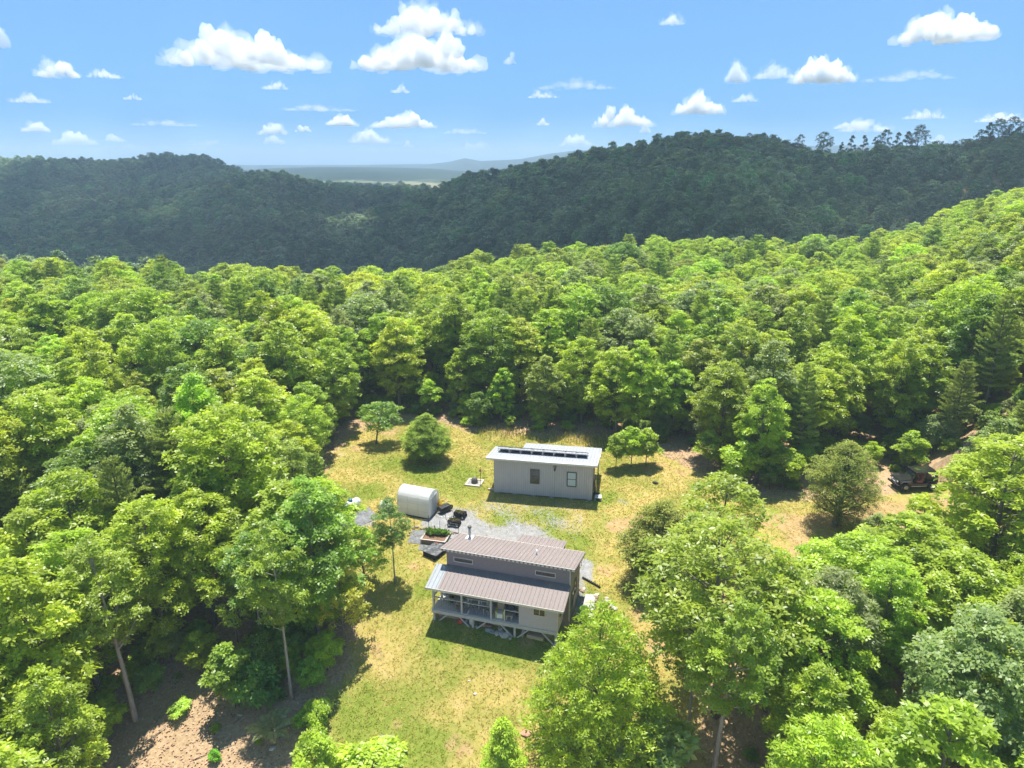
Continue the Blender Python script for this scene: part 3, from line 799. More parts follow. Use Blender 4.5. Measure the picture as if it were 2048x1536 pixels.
# stove pipe and vents
t = MB().box(.95, 1.5, 4.2, 4.75, FD + 3.26, FD + 3.40).build('flashing', M['trim_white'], house)
p = MB().tube([(1.22, 4.48, FD + 3.3), (1.22, 4.48, FD + 4.2)], .10, 14).build('stove_pipe', M['galv'], house, True)
MB().tube([(1.22, 4.48, FD + 4.2), (1.22, 4.48, FD + 4.32)], [.15, .15], 14).build('rain_cap', M['frame_dark'], p, True)
p = MB().tube([(6.7, 3.2, FD + 3.5), (6.7, 3.2, FD + 4.02)], .05, 10).build('vent_pipe', M['white_plastic'], house, True)
MB().tube([(6.7, 3.2, FD + 3.58), (6.7, 3.2, FD + 3.68)], .11, 10).build('vent_boot', M['galv'], p, True)
# front room
b = MB().box(6.42, 9.0, .0, 1.745, FD - .12, FD + 2.08); b.build('front_room', M['siding_grey'], house)
for k in range(11):
    z0 = FD - .14 + k * .195
    MB().prism_x([(-.003, z0), (-.026, z0), (-.010, z0 + .19), (-.003, z0 + .19)], 6.42, 9.0).build('siding_board', M['siding_grey'], house)
for k in range(11):
    z0 = FD - .14 + k * .195
    MB().prism([(9.003, z0), (9.024, z0), (9.010, z0 + .19), (9.003, z0 + .19)], .0, 1.70).build('siding_board', M['siding_grey'], house)
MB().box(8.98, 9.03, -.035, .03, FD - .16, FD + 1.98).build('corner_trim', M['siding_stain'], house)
framed_window(house, 7.75, -.022, FD + 1.27, .86, .55, M['trim_cream'], M['glass'], 'front', .045, 'v')
framed_window(house, 9.022, .75, FD + 1.2, .5, .8, M['frame_dark'], M['glass'], 'side', .05, None)
# deck
deck = MB().box(-.03, 6.42, .02, 1.74, FD - .09, FD - .045).build('deck_bed', M['wood_grey'], house)
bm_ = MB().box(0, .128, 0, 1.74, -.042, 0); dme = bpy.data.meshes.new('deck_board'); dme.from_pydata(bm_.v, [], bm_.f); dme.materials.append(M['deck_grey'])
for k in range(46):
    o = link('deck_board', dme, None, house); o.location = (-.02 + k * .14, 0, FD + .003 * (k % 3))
MB().box(-.05, 9.03, -.06, -.028, FD - .30, FD - .045).build('rim_beam', M['wood_grey'], house)
MB().box(-.085, -.052, -.06, 1.76, FD - .30, FD - .045).build('rim_beam', M['wood_grey'], house)
MB().box(.0, 9.0, .05, .13, FD - .32, FD - .09).build('joist_beam', M['wood_grey'], house)
MB().box(6.42, 9.0, .13, 1.74, FD - .2, FD - .121).build('floor', M['wood_grey'], house)
for xx in (.04, 2.15, 4.3, 6.36):
    MB().box(xx - .065, xx + .065, .03, .16, FD + .005, FD + 1.96).build('post', M['wood_grey'], house)
MB().box(-.02, .11, 1.5, 1.63, FD + .005, FD + 2.4).build('post', M['wood_grey'], house)
MB().beam((.045, .16, FD + 1.3), (.045, .75, FD + 1.98), .09, .06).build('brace', M['wood_grey'], house)
MB().box(-.2, 9.2, .04, .14, FD + 1.965, FD + 2.07).build('roof_beam', M['wood_grey'], house)
for xx in (.06, 2.95, 6.0, 8.9):
    MB().box(xx - .07, xx + .07, .03, .17, -.55, FD - .325).build('leg_post', M['wood_grey'], house)
for xx, s_ in ((.06, 1), (2.95, -1), (2.95, 1), (6.0, -1), (6.0, 1), (8.9, -1)):
    MB().beam((xx + s_ * .06, .1, FD - 1.28), (xx + s_ * 1.02, .1, FD - .33), .09, .09).build('brace', M['wood_grey'], house)
for xx in (1.5, 4.5, 7.4):
    MB().box(xx - .07, xx + .07, 1.45, 1.59, -.3, FD - .09).build('leg_post', M['wood_grey'], house)
# railing with wire mesh
for x0, x1 in ((.11, 2.08), (2.22, 4.23), (5.32, 6.29)):
    MB().box(x0, x1, .03, .15, FD + .90, FD + .945).build('rail', M['wood_grey'], house)
    b = MB()
    nx = int((x1 - x0) / .13)
    for k in range(nx + 1):
        x = x0 + k * (x1 - x0) / nx; b.box(x - .005, x + .005, .085, .095, FD + .06, FD + .9)
    for k in range(8):
        z = FD + .08 + k * .115; b.box(x0, x1, .078, .085, z - .005, z + .005)
    tag(b.build('wire_mesh', M['black_matt'], house), kind='stuff')
MB().box(-.02, .08, .16, 1.5, FD + .90, FD + .94).build('rail', M['wood_grey'], house)
MB().box(5.26, 5.32, .05, .13, FD + .005, FD + .945).build('rail_post', M['wood_grey'], house)

HM = Matrix.Translation(HB) @ Matrix.Rotation(HROT, 4, 'Z')
def on_deck(x, y, z=0.0): return HM @ Vector((x, y, FD + .01 + z))
def under(x, y):
    p = HM @ Vector((x, y, 0)); return Vector((p.x, p.y, Hs(p.x, p.y)))

# ---- things on the deck
t = thing('deck_chair', 'lime-yellow wooden armchair with a tan back on the deck beside the third post', 'chair', on_deck(4.85, .48), HROT + .15)
for sx in (-.27, .27):
    for sy, h in ((-.25, .55), (.22, .5)): MB().box(sx - .03, sx + .03, sy - .03, sy + .03, 0, h).build('leg', M['yellow'], t)
    MB().box(sx - .05, sx + .05, -.32, .28, .55, .58).build('armrest', M['yellow'], t)
MB().box(-.24, .24, -.26, .2, .36, .41).build('seat', M['white_plastic'], t)
MB().add([(-.25, .2, .42), (.25, .2, .42), (.25, .42, 1.0), (-.25, .42, 1.0), (-.25, .24, .42), (.25, .24, .42), (.25, .46, 1.0), (-.25, .46, 1.0)],
         [(0, 1, 2, 3), (7, 6, 5, 4), (0, 4, 5, 1), (1, 5, 6, 2), (2, 6, 7, 3), (3, 7, 4, 0)]).build('backrest', M['tan'], t)
MB().box(-.2, .2, -.30, -.27, .05, .36).build('front_panel', M['white_plastic'], t)
t = thing('side_table', 'small cream side table right of the lime-yellow armchair on the deck', 'table', on_deck(5.55, .35), HROT)
MB().box(-.2, .2, -.16, .16, .32, .37).build('table_top', M['trim_cream'], t)
for sx in (-.16, .16):
    for sy in (-.12, .12): MB().box(sx - .025, sx + .025, sy - .025, sy + .025, 0, .32).build('leg', M['trim_cream'], t)
t = thing('metal_chair', 'pale metal chair with open frame on the deck just left of the third post', 'chair', on_deck(3.92, .45), HROT - .3)
for sx in (-.2, .2):
    MB().tube([(sx, -.2, 0), (sx, -.2, .45)], .022, 6).build('leg', M['trim_white'], t); MB().tube([(sx, .2, 0), (sx, .26, .98)], .022, 6).build('leg', M['trim_white'], t)
MB().box(-.22, .22, -.22, .22, .45, .475).build('seat', M['galv'], t)
for z in (.62, .78, .94): MB().box(-.2, .2, .225, .25, z - .02, z + .02).build('back_slat', M['trim_white'], t)
t = thing('deck_table', 'long grey table in the shade of the deck against the house wall', 'table', on_deck(3.15, 1.15), HROT)
for k in range(4): MB().box(-.95, .95, -.36 + k * .18, -.19 + k * .18, .70, .735).build('plank', M['deck_grey'], t)
for sx in (-.8, 0, .8):
    for sy in (-.28, .28): MB().box(sx - .035, sx + .035, sy - .035, sy + .035, 0, .70).build('leg', M['trim_white'], t)
tag(MB().box(-.16, .16, -.13, .13, 0, .2).build('cardboard_box', M['tan'], None, bevel=.008), 'tan cardboard box standing on the long deck table', 'box')
o = bpy.data.objects['cardboard_box']; o.location = on_deck(2.95, 1.1, .735); o.rotation_euler = (0, 0, HROT)
t = thing('camp_stove', 'black camp stove on the right end of the long deck table', 'stove', on_deck(3.7, 1.1, .735), HROT)
MB().box(-.22, .22, -.15, .15, 0, .12).build('body', M['black'], t, bevel=.01); MB().box(-.22, .22, .14, .16, .12, .36).build('lid', M['black'], t)
MB().ring((-.1, 0, .135), (0, 0, 1), .06, .012, 12, 6).build('burner', M['galv'], t); MB().ring((.1, 0, .135), (0, 0, 1), .06, .012, 12, 6).build('burner', M['galv'], t)
t = thing('planter_pot', 'black planter with pale rim by the left back corner of the deck', 'planter', on_deck(1.0, 1.15), HROT)
MB().tube([(0, 0, 0), (0, 0, .36)], [.16, .23], 14).build('pot', M['black'], t, True); MB().ring((0, 0, .36), (0, 0, 1), .23, .025, 18, 8).build('rim', M['yellow'], t, True)
MB().tube([(0, 0, .28), (0, 0, .34)], .2, 14).build('soil', M['soil'], t)
t = thing('garden_chair', 'grey garden chair in the back left corner of the deck', 'chair', on_deck(.5, 1.3), HROT + .6)
for sx in (-.2, .2):
    MB().box(sx - .02, sx + .02, -.22, -.18, 0, .42).build('leg', M['galv'], t); MB().box(sx - .02, sx + .02, .18, .22, 0, .9).build('leg', M['galv'], t)
MB().box(-.22, .22, -.22, .22, .42, .45).build('seat', M['galv'], t); MB().box(-.18, .18, .18, .2, .6, .88).build('backrest', M['galv'], t)
t = thing('wooden_stool', 'tan wooden step stool just left of the second deck post', 'stool', on_deck(1.78, .55), HROT)
MB().box(-.22, .22, -.15, .15, .42, .46).build('seat', M['tan'], t); MB().box(-.22, .22, -.22, -.15, .2, .24).build('step', M['tan'], t)
for sx in (-.19, .19): MB().box(sx - .02, sx + .02, -.2, .14, 0, .42).build('side', M['tan'], t)
t = thing('covered_grill', 'black kettle grill in the deck shade behind the lime-yellow armchair', 'grill', on_deck(4.75, 1.25), HROT)
MB().tube([(0, 0, .55), (0, 0, .62), (0, 0, .8), (0, 0, .98), (0, 0, 1.05)], [.2, .33, .36, .25, .05], 16).build('bowl', M['black'], t, True)
for a in (0, 2.1, 4.2): MB().tube([(.15 * math.cos(a), .15 * math.sin(a), .6), (.32 * math.cos(a), .32 * math.sin(a), 0)], .02, 6).build('leg', M['galv'], t)
t = thing('storage_drum', 'dark olive drum at the right end of the deck against the front room', 'drum', on_deck(6.0, 1.2), HROT)
MB().tube([(0, 0, 0), (0, 0, .3), (0, 0, .6), (0, 0, .9)], [.3, .31, .31, .3], 16).build('barrel', M['frame_dark'], t, True); MB().ring((0, 0, .9), (0, 0, 1), .3, .02, 18, 6).build('rim', M['black_matt'], t, True)
for z in (.3, .6): MB().ring((0, 0, z), (0, 0, 1), .31, .015, 18, 6).build('hoop', M['black_matt'], t, True)
t = thing('bicycle', 'dark bicycle leaning in the deck shade between grill and drum', 'bicycle', on_deck(5.3, 1.5), HROT)
for sx in (-.5, .5):
    w_ = MB().ring((sx, 0, .33), (0, 1, 0), .31, .022, 22, 6).build('wheel', M['black_matt'], t, True)
    sp = MB()
    for k in range(6):
        a = k * math.pi / 6; sp.tube([(sx - .3 * math.cos(a), 0, .33 - .3 * math.sin(a)), (sx + .3 * math.cos(a), 0, .33 + .3 * math.sin(a))], .004, 4)
    sp.build('spokes', M['galv'], w_)
f = MB()
for a_, b_ in (((-.5, 0, .33), (-.08, 0, .33)), ((-.08, 0, .33), (-.18, 0, .82)), ((-.08, 0, .33), (.36, 0, .72)), ((-.16, 0, .76), (.36, 0, .80)), ((-.5, 0, .33), (-.16, 0, .76)), ((.5, 0, .33), (.34, 0, .92))): f.tube([a_, b_], .018, 6)
f.build('frame', M['galv'], t); MB().box(-.28, -.08, -.06, .06, .82, .87).build('saddle', M['black_matt'], t, bevel=.02); MB().tube([(.34, -.25, .95), (.34, .25, .95)], .015, 6).build('handlebar', M['galv'], t)

# ---- things stored under the deck
def slab(name, lab, cat, x, y, sx, sy, sz, m, rz=0, group=None, tilt=0):
    p = under(x, y); o = MB().box(-sx / 2, sx / 2, -sy / 2, sy / 2, -.03, sz).build(name, M[m], None, bevel=.012)
    o.location = p; o.rotation_euler = (tilt, 0, HROT + rz); return tag(o, lab, cat, group)
t = thing('lumber_stack', 'stack of tan boards under the left end of the deck', 'lumber stack', under(1.05, .75), HROT + .05)
for k in range(5):
    for j in range(3): MB().box(-.75 + .05 * ((k * 7 + j) % 3), .75 - .06 * ((k + j) % 2), -.4 + j * .27, -.15 + j * .27, k * .06, k * .06 + .05).build('board', M['tan' if (k + j) % 2 else 'stone_brown'], t)
MB().box(-.7, .72, -.3, .38, .31, .33).build('cover_board', M['wood_grey'], t)
t = thing('fuel_can', 'round red fuel can on the grass under the deck', 'fuel can', under(1.95, .28), .3)
MB().tube([(0, 0, 0), (0, 0, .04), (0, 0, .22), (0, 0, .33), (0, 0, .38)], [.12, .19, .22, .15, .06], 16).build('body', M['red'], t, True)
MB().tube([(0, 0, .38), (0, 0, .42)], .05, 10).build('cap', M['black'], t); MB().tube([(-.1, 0, .34), (-.07, 0, .44), (.07, 0, .44), (.1, 0, .34)], .016, 6).build('handle', M['red'], t)
t = thing('leaning_plank', 'grey plank leaning under the deck left of the white barrel', 'plank', under(2.62, .45), HROT)
MB().beam((-.35, -.15, .0), (.15, .6, .75), .2, .05).build('plank', M['wood_grey'], t)
t = thing('white_barrel', 'white plastic barrel behind the second lower deck post', 'barrel', under(2.78, .42), 0)
MB().tube([(0, 0, -.03), (0, 0, .1), (0, 0, .75), (0, 0, .82)], [.2, .22, .22, .19], 14).build('body', M['white_plastic'], t, True); MB().tube([(0, 0, .82), (0, 0, .86)], .12, 12).build('lid', M['white_plastic'], t, True)
t = thing('paver_stack', 'pile of reddish clay pavers under the deck', 'paver pile', under(3.75, .55), HROT + .2)
bm_ = MB().box(-.1, .1, -.05, .05, 0, .06); pme = bpy.data.meshes.new('paver'); pme.from_pydata(bm_.v, [], bm_.f); pme.materials.append(M['clay'])
for k in range(26):
    o = link('paver', pme, None, t); o.location = (-.3 + .22 * (k % 4) + rng.uniform(-.03, .03), -.22 + .13 * ((k // 4) % 3), .062 * (k // 12)); o.rotation_euler = (rng.uniform(-.1, .1), rng.uniform(-.1, .1), rng.uniform(-.4, .4))
for k, (x, y, s_, lab) in enumerate(((4.05, .15, .3, 'squarish white stone slab right of the clay pavers'), (4.38, .10, .28, 'white stone slab, second from the clay pavers'), (4.72, .05, .26, 'pale round stone in the middle of the row under the deck'),
                                     (5.02, .12, .24, 'smaller pale stone beside the third lower post'), (5.35, .02, .36, 'largest pale boulder in the row under the deck'), (4.85, .4, .2, 'pale stone resting against the firewood'), (3.2, .2, .13, 'small white stone at the foot of the second lower post'), (5.75, -.12, .14, 'white jug-sized stone by the third lower post'))):
    o = link('stone_slab' if k < 2 else 'field_stone', rock_mesh('field_stone', M['concrete' if k < 2 else 'stone'], s_, 30 + k, .38 if k < 2 else .6), None)
    p = under(x, y); o.location = (p.x, p.y, p.z + s_ * .12); o.rotation_euler = (.1 * k % .3, .15, k); tag(o, lab, 'stone', 'stones stored under the deck')
t = thing('firewood_pile', 'heap of split firewood under the middle of the deck', 'firewood pile', under(4.75, .95), HROT)
lm = MB().prism([(-.09, 0), (.09, 0), (.05, .13), (-.04, .14)], -.2, .2); fme = bpy.data.meshes.new('log'); fme.from_pydata(lm.v, [], lm.f); fme.materials.append(M['log'])
for k in range(64):
    r_, a_ = .75 * math.sqrt(rng.random()), rng.uniform(0, 6.28)
    o = link('log', fme, None, t); o.location = (r_ * 1.1 * math.cos(a_), r_ * .6 * math.sin(a_), max(0, .55 * (1 - r_)) * rng.uniform(.3, 1)); o.rotation_euler = (rng.uniform(-.5, .5), rng.uniform(-.5, .5), rng.uniform(0, 6.28))
t = thing('leaning_board', 'white board leaning under the front room right of the third lower post', 'board', under(6.6, .35), HROT)
MB().beam((-.12, -.2, 0), (.1, .25, 1.0), .22, .04).build('board', M['board_pale'], t)
t = thing('wood_crate', 'low tan wooden crate under the front room', 'crate', under(7.45, .45), HROT - .05)
for k in range(4): MB().box(-.6, .6, -.35 + k * .18, -.2 + k * .18, .24, .27).build('slat', M['tan'], t)
for sy in (-.36, .33):
    for k in range(2): MB().box(-.6, .6, sy, sy + .03, .02 + k * .12, .12 + k * .12).build('slat', M['tan'], t)
for k, (x, y, s_, lab) in enumerate(((7.2, .8, .26, 'dark brown stump behind the tan crate'), (7.75, .85, .22, 'smaller dark stump behind the tan crate'), (8.2, .6, .3, 'grey-brown rock at the right end under the front room'))):
    o = link('field_stone', rock_mesh('field_stone', M['stone_brown'], s_, 50 + k, .9), None); p = under(x, y); o.location = (p.x, p.y, p.z + .15); tag(o, lab, 'stone', 'rocks under the front room')

# ------------------------------------------------------------------ the solar shed
SB = (-1.64, 58.5, Hs(2.5, 57.6))
SROT = R(-10.4)
shed = thing('solar_shed', 'grey board-sided shed with a pale ribbed roof carrying solar panels', 'shed', SB, SROT)
SL, SDp, z0s = 8.87, 3.35, .16
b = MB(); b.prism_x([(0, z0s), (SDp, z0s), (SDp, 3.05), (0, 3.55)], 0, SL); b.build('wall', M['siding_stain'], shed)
bm_ = MB().box(-.012, .012, -.02, -.001, z0s - .02, 3.52); bme = bpy.data.meshes.new('batten'); bme.from_pydata(bm_.v, [], bm_.f); bme.materials.append(M['batten'])
for k in range(44):
    o = link('batten', bme, None, shed); o.location = (.1 + k * .2015, 0, .0)
bm_ = MB().box(.001, .02, -.012, .012, z0s - .02, 3.0); bme2 = bpy.data.meshes.new('batten'); bme2.from_pydata(bm_.v, [], bm_.f); bme2.materials.append(M['batten'])
for k in range(15):
    o = link('batten', bme2, None, shed); o.location = (SL, .2 + k * .21, 0)
for k in range(6):
    MB().box(.05 + k * 1.68, .42 + k * 1.68, .02, .22, -.12, .14).build('block', M['concrete'], shed)
    MB().box(.05 + k * 1.68, .42 + k * 1.68, 3.05, 3.25, -.2, .14).build('block', M['concrete'], shed)
roof(shed, -.55, 9.28, -.5, 3.80, 3.75, 3.05, 11, M['roof_white'])
roof(shed, 2.0, 9.28, 3.755, 3.04, 5.85, 2.70, 8, M['roof_white'])
MB().box(-.6, 9.32, -.56, -.506, 3.56, 3.84).build('fascia', M['trim_white'], shed, bevel=.02)
MB().tube([(-.6, -.585, 3.72), (9.32, -.585, 3.72)], .075, 10).build('gutter', M['trim_white'], shed, True)
for xx in (-.585, 9.29): MB().prism_x([(-.5, 3.62), (3.75, 2.88), (3.75, 3.03), (-.5, 3.79)], xx, xx + .028).build('barge_board', M['trim_white'], shed)
MB().box(9.29, 9.32, 3.76, 5.85, 2.56, 2.68).build('barge_board', M['trim_white'], shed)
for xx in (2.2, 5.6, 9.0): MB().box(xx, xx + .12, 5.55, 5.67, -.2, 2.68).build('porch_post', M['wood_grey'], shed)
w_ = framed_window(shed, 3.75, -.021, 2.02, .86, 1.42, M['frame_dark'], M['glass'], 'front', .075, 'h', .05); w_['label'] = 'dark two-pane window, left of the pair'
w_ = framed_window(shed, 7.05, -.021, 2.02, .86, 1.42, M['frame_dark'], M['blind'], 'front', .075, 'h', .05); w_['label'] = 'two-pane window with pale blind'
fl = MB().box(5.42, 5.66, -.06, -.022, 3.02, 3.2).build('flood_light', M['black'], shed)
MB().tube([(5.54, -.06, 3.06), (5.54, -.16, 2.9), (5.54, -.15, 2.72)], [.05, .09, .03], 10).build('lamp_head', M['black'], fl)
MB().box(5.49, 5.59, -.09, -.062, 3.08, 3.16).build('lamp_glass', M['lamp_glass'], fl)
MB().box(5.535, 5.547, -.03, -.021, .2, 2.72).build('conduit', M['frame_dark'], shed)
# solar array: high edge towards the front, falling to the rear
zr = lambda y: 3.80 + (y + .5) / 4.25 * (3.05 - 3.80)
yH, yL = 1.45, 2.95
zH, zL = zr(yH) + .62, zr(yL) + .16
for k in range(8):
    x0 = .12 + k * 1.02; x1 = x0 + 1.0
    p = MB().add([(x0, yH, zH), (x1, yH, zH), (x1, yL, zL), (x0, yL, zL), (x0, yH, zH - .04), (x1, yH, zH - .04), (x1, yL, zL - .04), (x0, yL, zL - .04)],
                 [(0, 1, 2, 3), (7, 6, 5, 4), (0, 4, 5, 1), (1, 5, 6, 2), (2, 6, 7, 3), (3, 7, 4, 0)]).build('solar_panel', M['solar'], shed)
    f = MB()
    for xa in (x0, x1 - .035):
        f.add([(xa, yH - .002, zH + .008), (xa + .035, yH - .002, zH + .008), (xa + .035, yL, zL + .008), (xa, yL, zL + .008), (xa, yH - .002, zH - .05), (xa + .035, yH - .002, zH - .05), (xa + .035, yL, zL - .05), (xa, yL, zL - .05)],
              [(0, 1, 2, 3), (7, 6, 5, 4), (0, 4, 5, 1), (1, 5, 6, 2), (2, 6, 7, 3), (3, 7, 4, 0)])
    f.build('panel_frame', M['black_matt'], p)
for k in range(9):
    xx = .10 + k * 1.02
    MB().box(xx - .022, xx + .022, yH + .06, yH + .1, zr(yH) + .012, zH - .052).build('rack_post', M['alu'], shed)
    MB().beam((xx, yH + .12, zr(yH + .1) + .08), (xx, yL - .15, zL - .08), .035, .03).build('rack_rail', M['alu'], shed)
MB().box(.0, 8.35, yH + .055, yH + .105, zH - .30, zH - .26).build('rack_rail', M['alu'], shed)
SM = Matrix.Translation(SB) @ Matrix.Rotation(SROT, 4, 'Z')
def by_shed(x, y):
    p = SM @ Vector((x, y, 0)); return Vector((p.x, p.y, Hs(p.x, p.y)))
t = thing('salvaged_boards', 'dark boards leaning against the right end of the solar shed', 'boards', by_shed(SL + .12, 1.2), SROT)
for k in range(2): MB().add([(.1 + k * .14, -.5, 0), (.1 + k * .14, .5, 0), (0 + k * .06, .5, 1.5), (0 + k * .06, -.5, 1.5), (.14 + k * .14, -.5, 0), (.14 + k * .14, .5, 0), (.04 + k * .06, .5, 1.5), (.04 + k * .06, -.5, 1.5)],
                            [(3, 2, 1, 0), (4, 5, 6, 7), (0, 1, 5, 4), (1, 2, 6, 5), (2, 3, 7, 6), (3, 0, 4, 7)]).build('board', M['black'], t)
t = thing('utility_bench', 'low dark bench with a bucket at the right front corner of the shed', 'bench', by_shed(SL + .55, .4), SROT)
MB().box(-.3, .3, -.35, .35, .3, .34).build('seat', M['wood_grey'], t)
for sx in (-.25, .25):
    for sy in (-.3, .3): MB().box(sx - .03, sx + .03, sy - .03, sy + .03, 0, .3).build('leg', M['wood_grey'], t)
t = thing('black_bucket', 'small black bucket on the ground at the right end of the shed', 'bucket', by_shed(SL + .5, 1.05), 0)
MB().tube([(0, 0, 0), (0, 0, .3)], [.12, .16], 14).build('pail', M['black'], t, True); MB().tube([(-.15, 0, .28), (-.1, 0, .42), (.1, 0, .42), (.15, 0, .28)], .008, 5).build('handle', M['galv'], t)
t = thing('wood_step', 'short pale timber lying at the left foot of the solar shed', 'timber', by_shed(-.35, .45), SROT)
MB().box(-.3, .25, -.09, .09, 0, .16).build('beam', M['board_pale'], t, bevel=.01)

# ------------------------------------------------------------------ greenhouse
GB = np.array([-7.13, 54.4, 0.0]); GROT = R(-21)
gx = np.array([math.cos(GROT), math.sin(GROT)])
gb = GB[:2] - 3.05 * gx; gz = Hs(-8.3, 55.6)
gh = thing('greenhouse', 'small white barrel-roofed greenhouse on the lawn edge of the gravel', 'greenhouse', (gb[0], gb[1], gz - .08), GROT)
def arch(w, h, wall, n=14):
    pts = [(0, 0), (0, wall)]
    for k in range(1, n):
        a = math.pi - math.pi * k / n
        pts.append((w / 2 + w / 2 * math.cos(a), wall + (h - wall) * math.sin(a) ** .85))
    return pts + [(w, wall), (w, 0)]
GW, GH, GL = 1.95, 2.3, 3.05
ar = arch(GW, GH, 1.25)
b = MB(); inner_ = [(GW / 2 + (y - GW / 2) * .985, z - .012 if z > 0 else 0) for y, z in ar]
n_ = len(ar)
b.add([(0, y, z) for y, z in ar] + [(GL, y, z) for y, z in ar] + [(0, y, z) for y, z in inner_] + [(GL, y, z) for y, z in inner_],
      [(i, i + n_, i + n_ + 1, i + 1) for i in range(n_ - 1)] + [(i + 2 * n_ + 1, i + 3 * n_ + 1, i + 3 * n_, i + 2 * n_) for i in range(n_ - 1)])
b.build('cover', M['poly'], gh)
for k in range(4):
    x = .01 + k * (GL - .02) / 3
    MB().tube([(x, .0 + (y - GW / 2) * 1.008 + GW / 2 - 0.0, z * 1.006) for y, z in ar], .018, 6).build('hoop', M['trim_white'], gh, True)
for z in (.62, 1.25):
    MB().tube([(0, -.012, z), (GL, -.012, z)], .014, 6).build('side_bar', M['trim_white'], gh)
for xx in (0.002, GL - .022):
    e = MB().prism_x([(y, z) for y, z in inner_], xx, xx + .02).build('end_wall', M['poly'], gh)
dr = MB().box(GL + .002, GL + .02, .55, 1.4, .06, 1.8).build('door', M['poly'], gh)
MB().box(GL + .021, GL + .035, .53, .56, .05, 1.83).build('zip', M['trim_white'], dr); MB().box(GL + .021, GL + .035, 1.39, 1.42, .05, 1.83).build('zip', M['trim_white'], dr); MB().box(GL + .021, GL + .035, .56, 1.39, 1.8, 1.83).build('zip', M['trim_white'], dr)
MB().tube([(GL + .03, .45, 1.75), (GL + .03, 1.5, 1.92)], .03, 8).build('rolled_flap', M['trim_white'], gh)
MB().box(-.04, GL + .03, -.06, -.03, -.05, .1).build('base_board', M['black_matt'], gh); MB().box(GL + .036, GL + .06, -.06, GW + .05, -.05, .09).build('base_board', M['black_matt'], gh)

# ------------------------------------------------------------------ propane tank on its fabric
tp = at(704, 1022); mp_ = at(712, 1040)
mt = thing('ground_sheet', 'dark ground fabric lying beside the silver tank', 'fabric', (mp_[0], mp_[1], mp_[2]), R(35))
nx_, ny_ = 9, 6; b = MB(); vs2 = []
for j in range(ny_ + 1):
    for i in range(nx_ + 1):
        lx, ly = -1.7 + 3.4 * i / nx_, -1.05 + 2.1 * j / ny_
        wx, wy = mp_[0] + lx * math.cos(R(35)) - ly * math.sin(R(35)), mp_[1] + lx * math.sin(R(35)) + ly * math.cos(R(35))
        vs2.append((lx, ly, Hs(wx, wy) - mp_[2] + .035 + .02 * math.sin(5 * lx + 3 * ly)))
nv = len(vs2)
top_f = [(j * (nx_ + 1) + i, j * (nx_ + 1) + i + 1, (j + 1) * (nx_ + 1) + i + 1, (j + 1) * (nx_ + 1) + i) for j in range(ny_) for i in range(nx_)]
b.add(vs2 + [(x, y, z - .03) for x, y, z in vs2], top_f + [tuple(q + nv for q in f_[::-1]) for f_ in top_f]); b.build('sheet', M['fabric'], mt)
tk = thing('gas_tank', 'silver horizontal gas tank with a teal lid at the left wood edge', 'gas tank', tp, R(58))
tr_ = .42; prof = [(-.98, .02), (-.95, .18), (-.86, .32), (-.72, .40), (-.6, .42), (.6, .42), (.72, .40), (.86, .32), (.95, .18), (.98, .02)]
MB().tube([(x, 0, .62) for x, _ in prof], [r_ for _, r_ in prof], 22).build('vessel', M['tank'], tk, True)
MB().tube([(-.1, 0, 1.0), (-.1, 0, 1.12), (-.1, 0, 1.2), (-.1, 0, 1.23)], [.2, .2, .15, .04], 14).build('lid', M['teal'], tk, True)
for xx in (-.5, .5):
    MB().box(xx - .06, xx + .06, -.28, .28, 0, .27).build('foot', M['tank'], tk)
    MB().ring((xx, 0, .62), (1, 0, 0), .425, .012, 24, 6).build('band', M['galv'], tk)
o = at(684, 1035); t = thing('water_tub', 'white plastic tub at the foot of the silver tank', 'tub', (o[0], o[1], o[2]), 0)
MB().tube([(0, 0, 0), (0, 0, .45)], [.3, .36], 16).build('tub', M['white_plastic'], t, True); MB().ring((0, 0, .45), (0, 0, 1), .36, .025, 18, 6).build('rim', M['white_plastic'], t, True)
o = at(772, 1022); t = thing('water_tote', 'rounded white water container left of the greenhouse', 'water container', (o[0], o[1], o[2]), .3)
MB().tube([(0, 0, 0), (0, 0, .08), (0, 0, .75), (0, 0, .95), (0, 0, 1.02)], [.42, .5, .5, .38, .14], 18).build('body', M['white_plastic'], t, True); MB().tube([(0, 0, 1.02), (0, 0, 1.08)], .14, 14).build('lid', M['trim_white'], t, True)

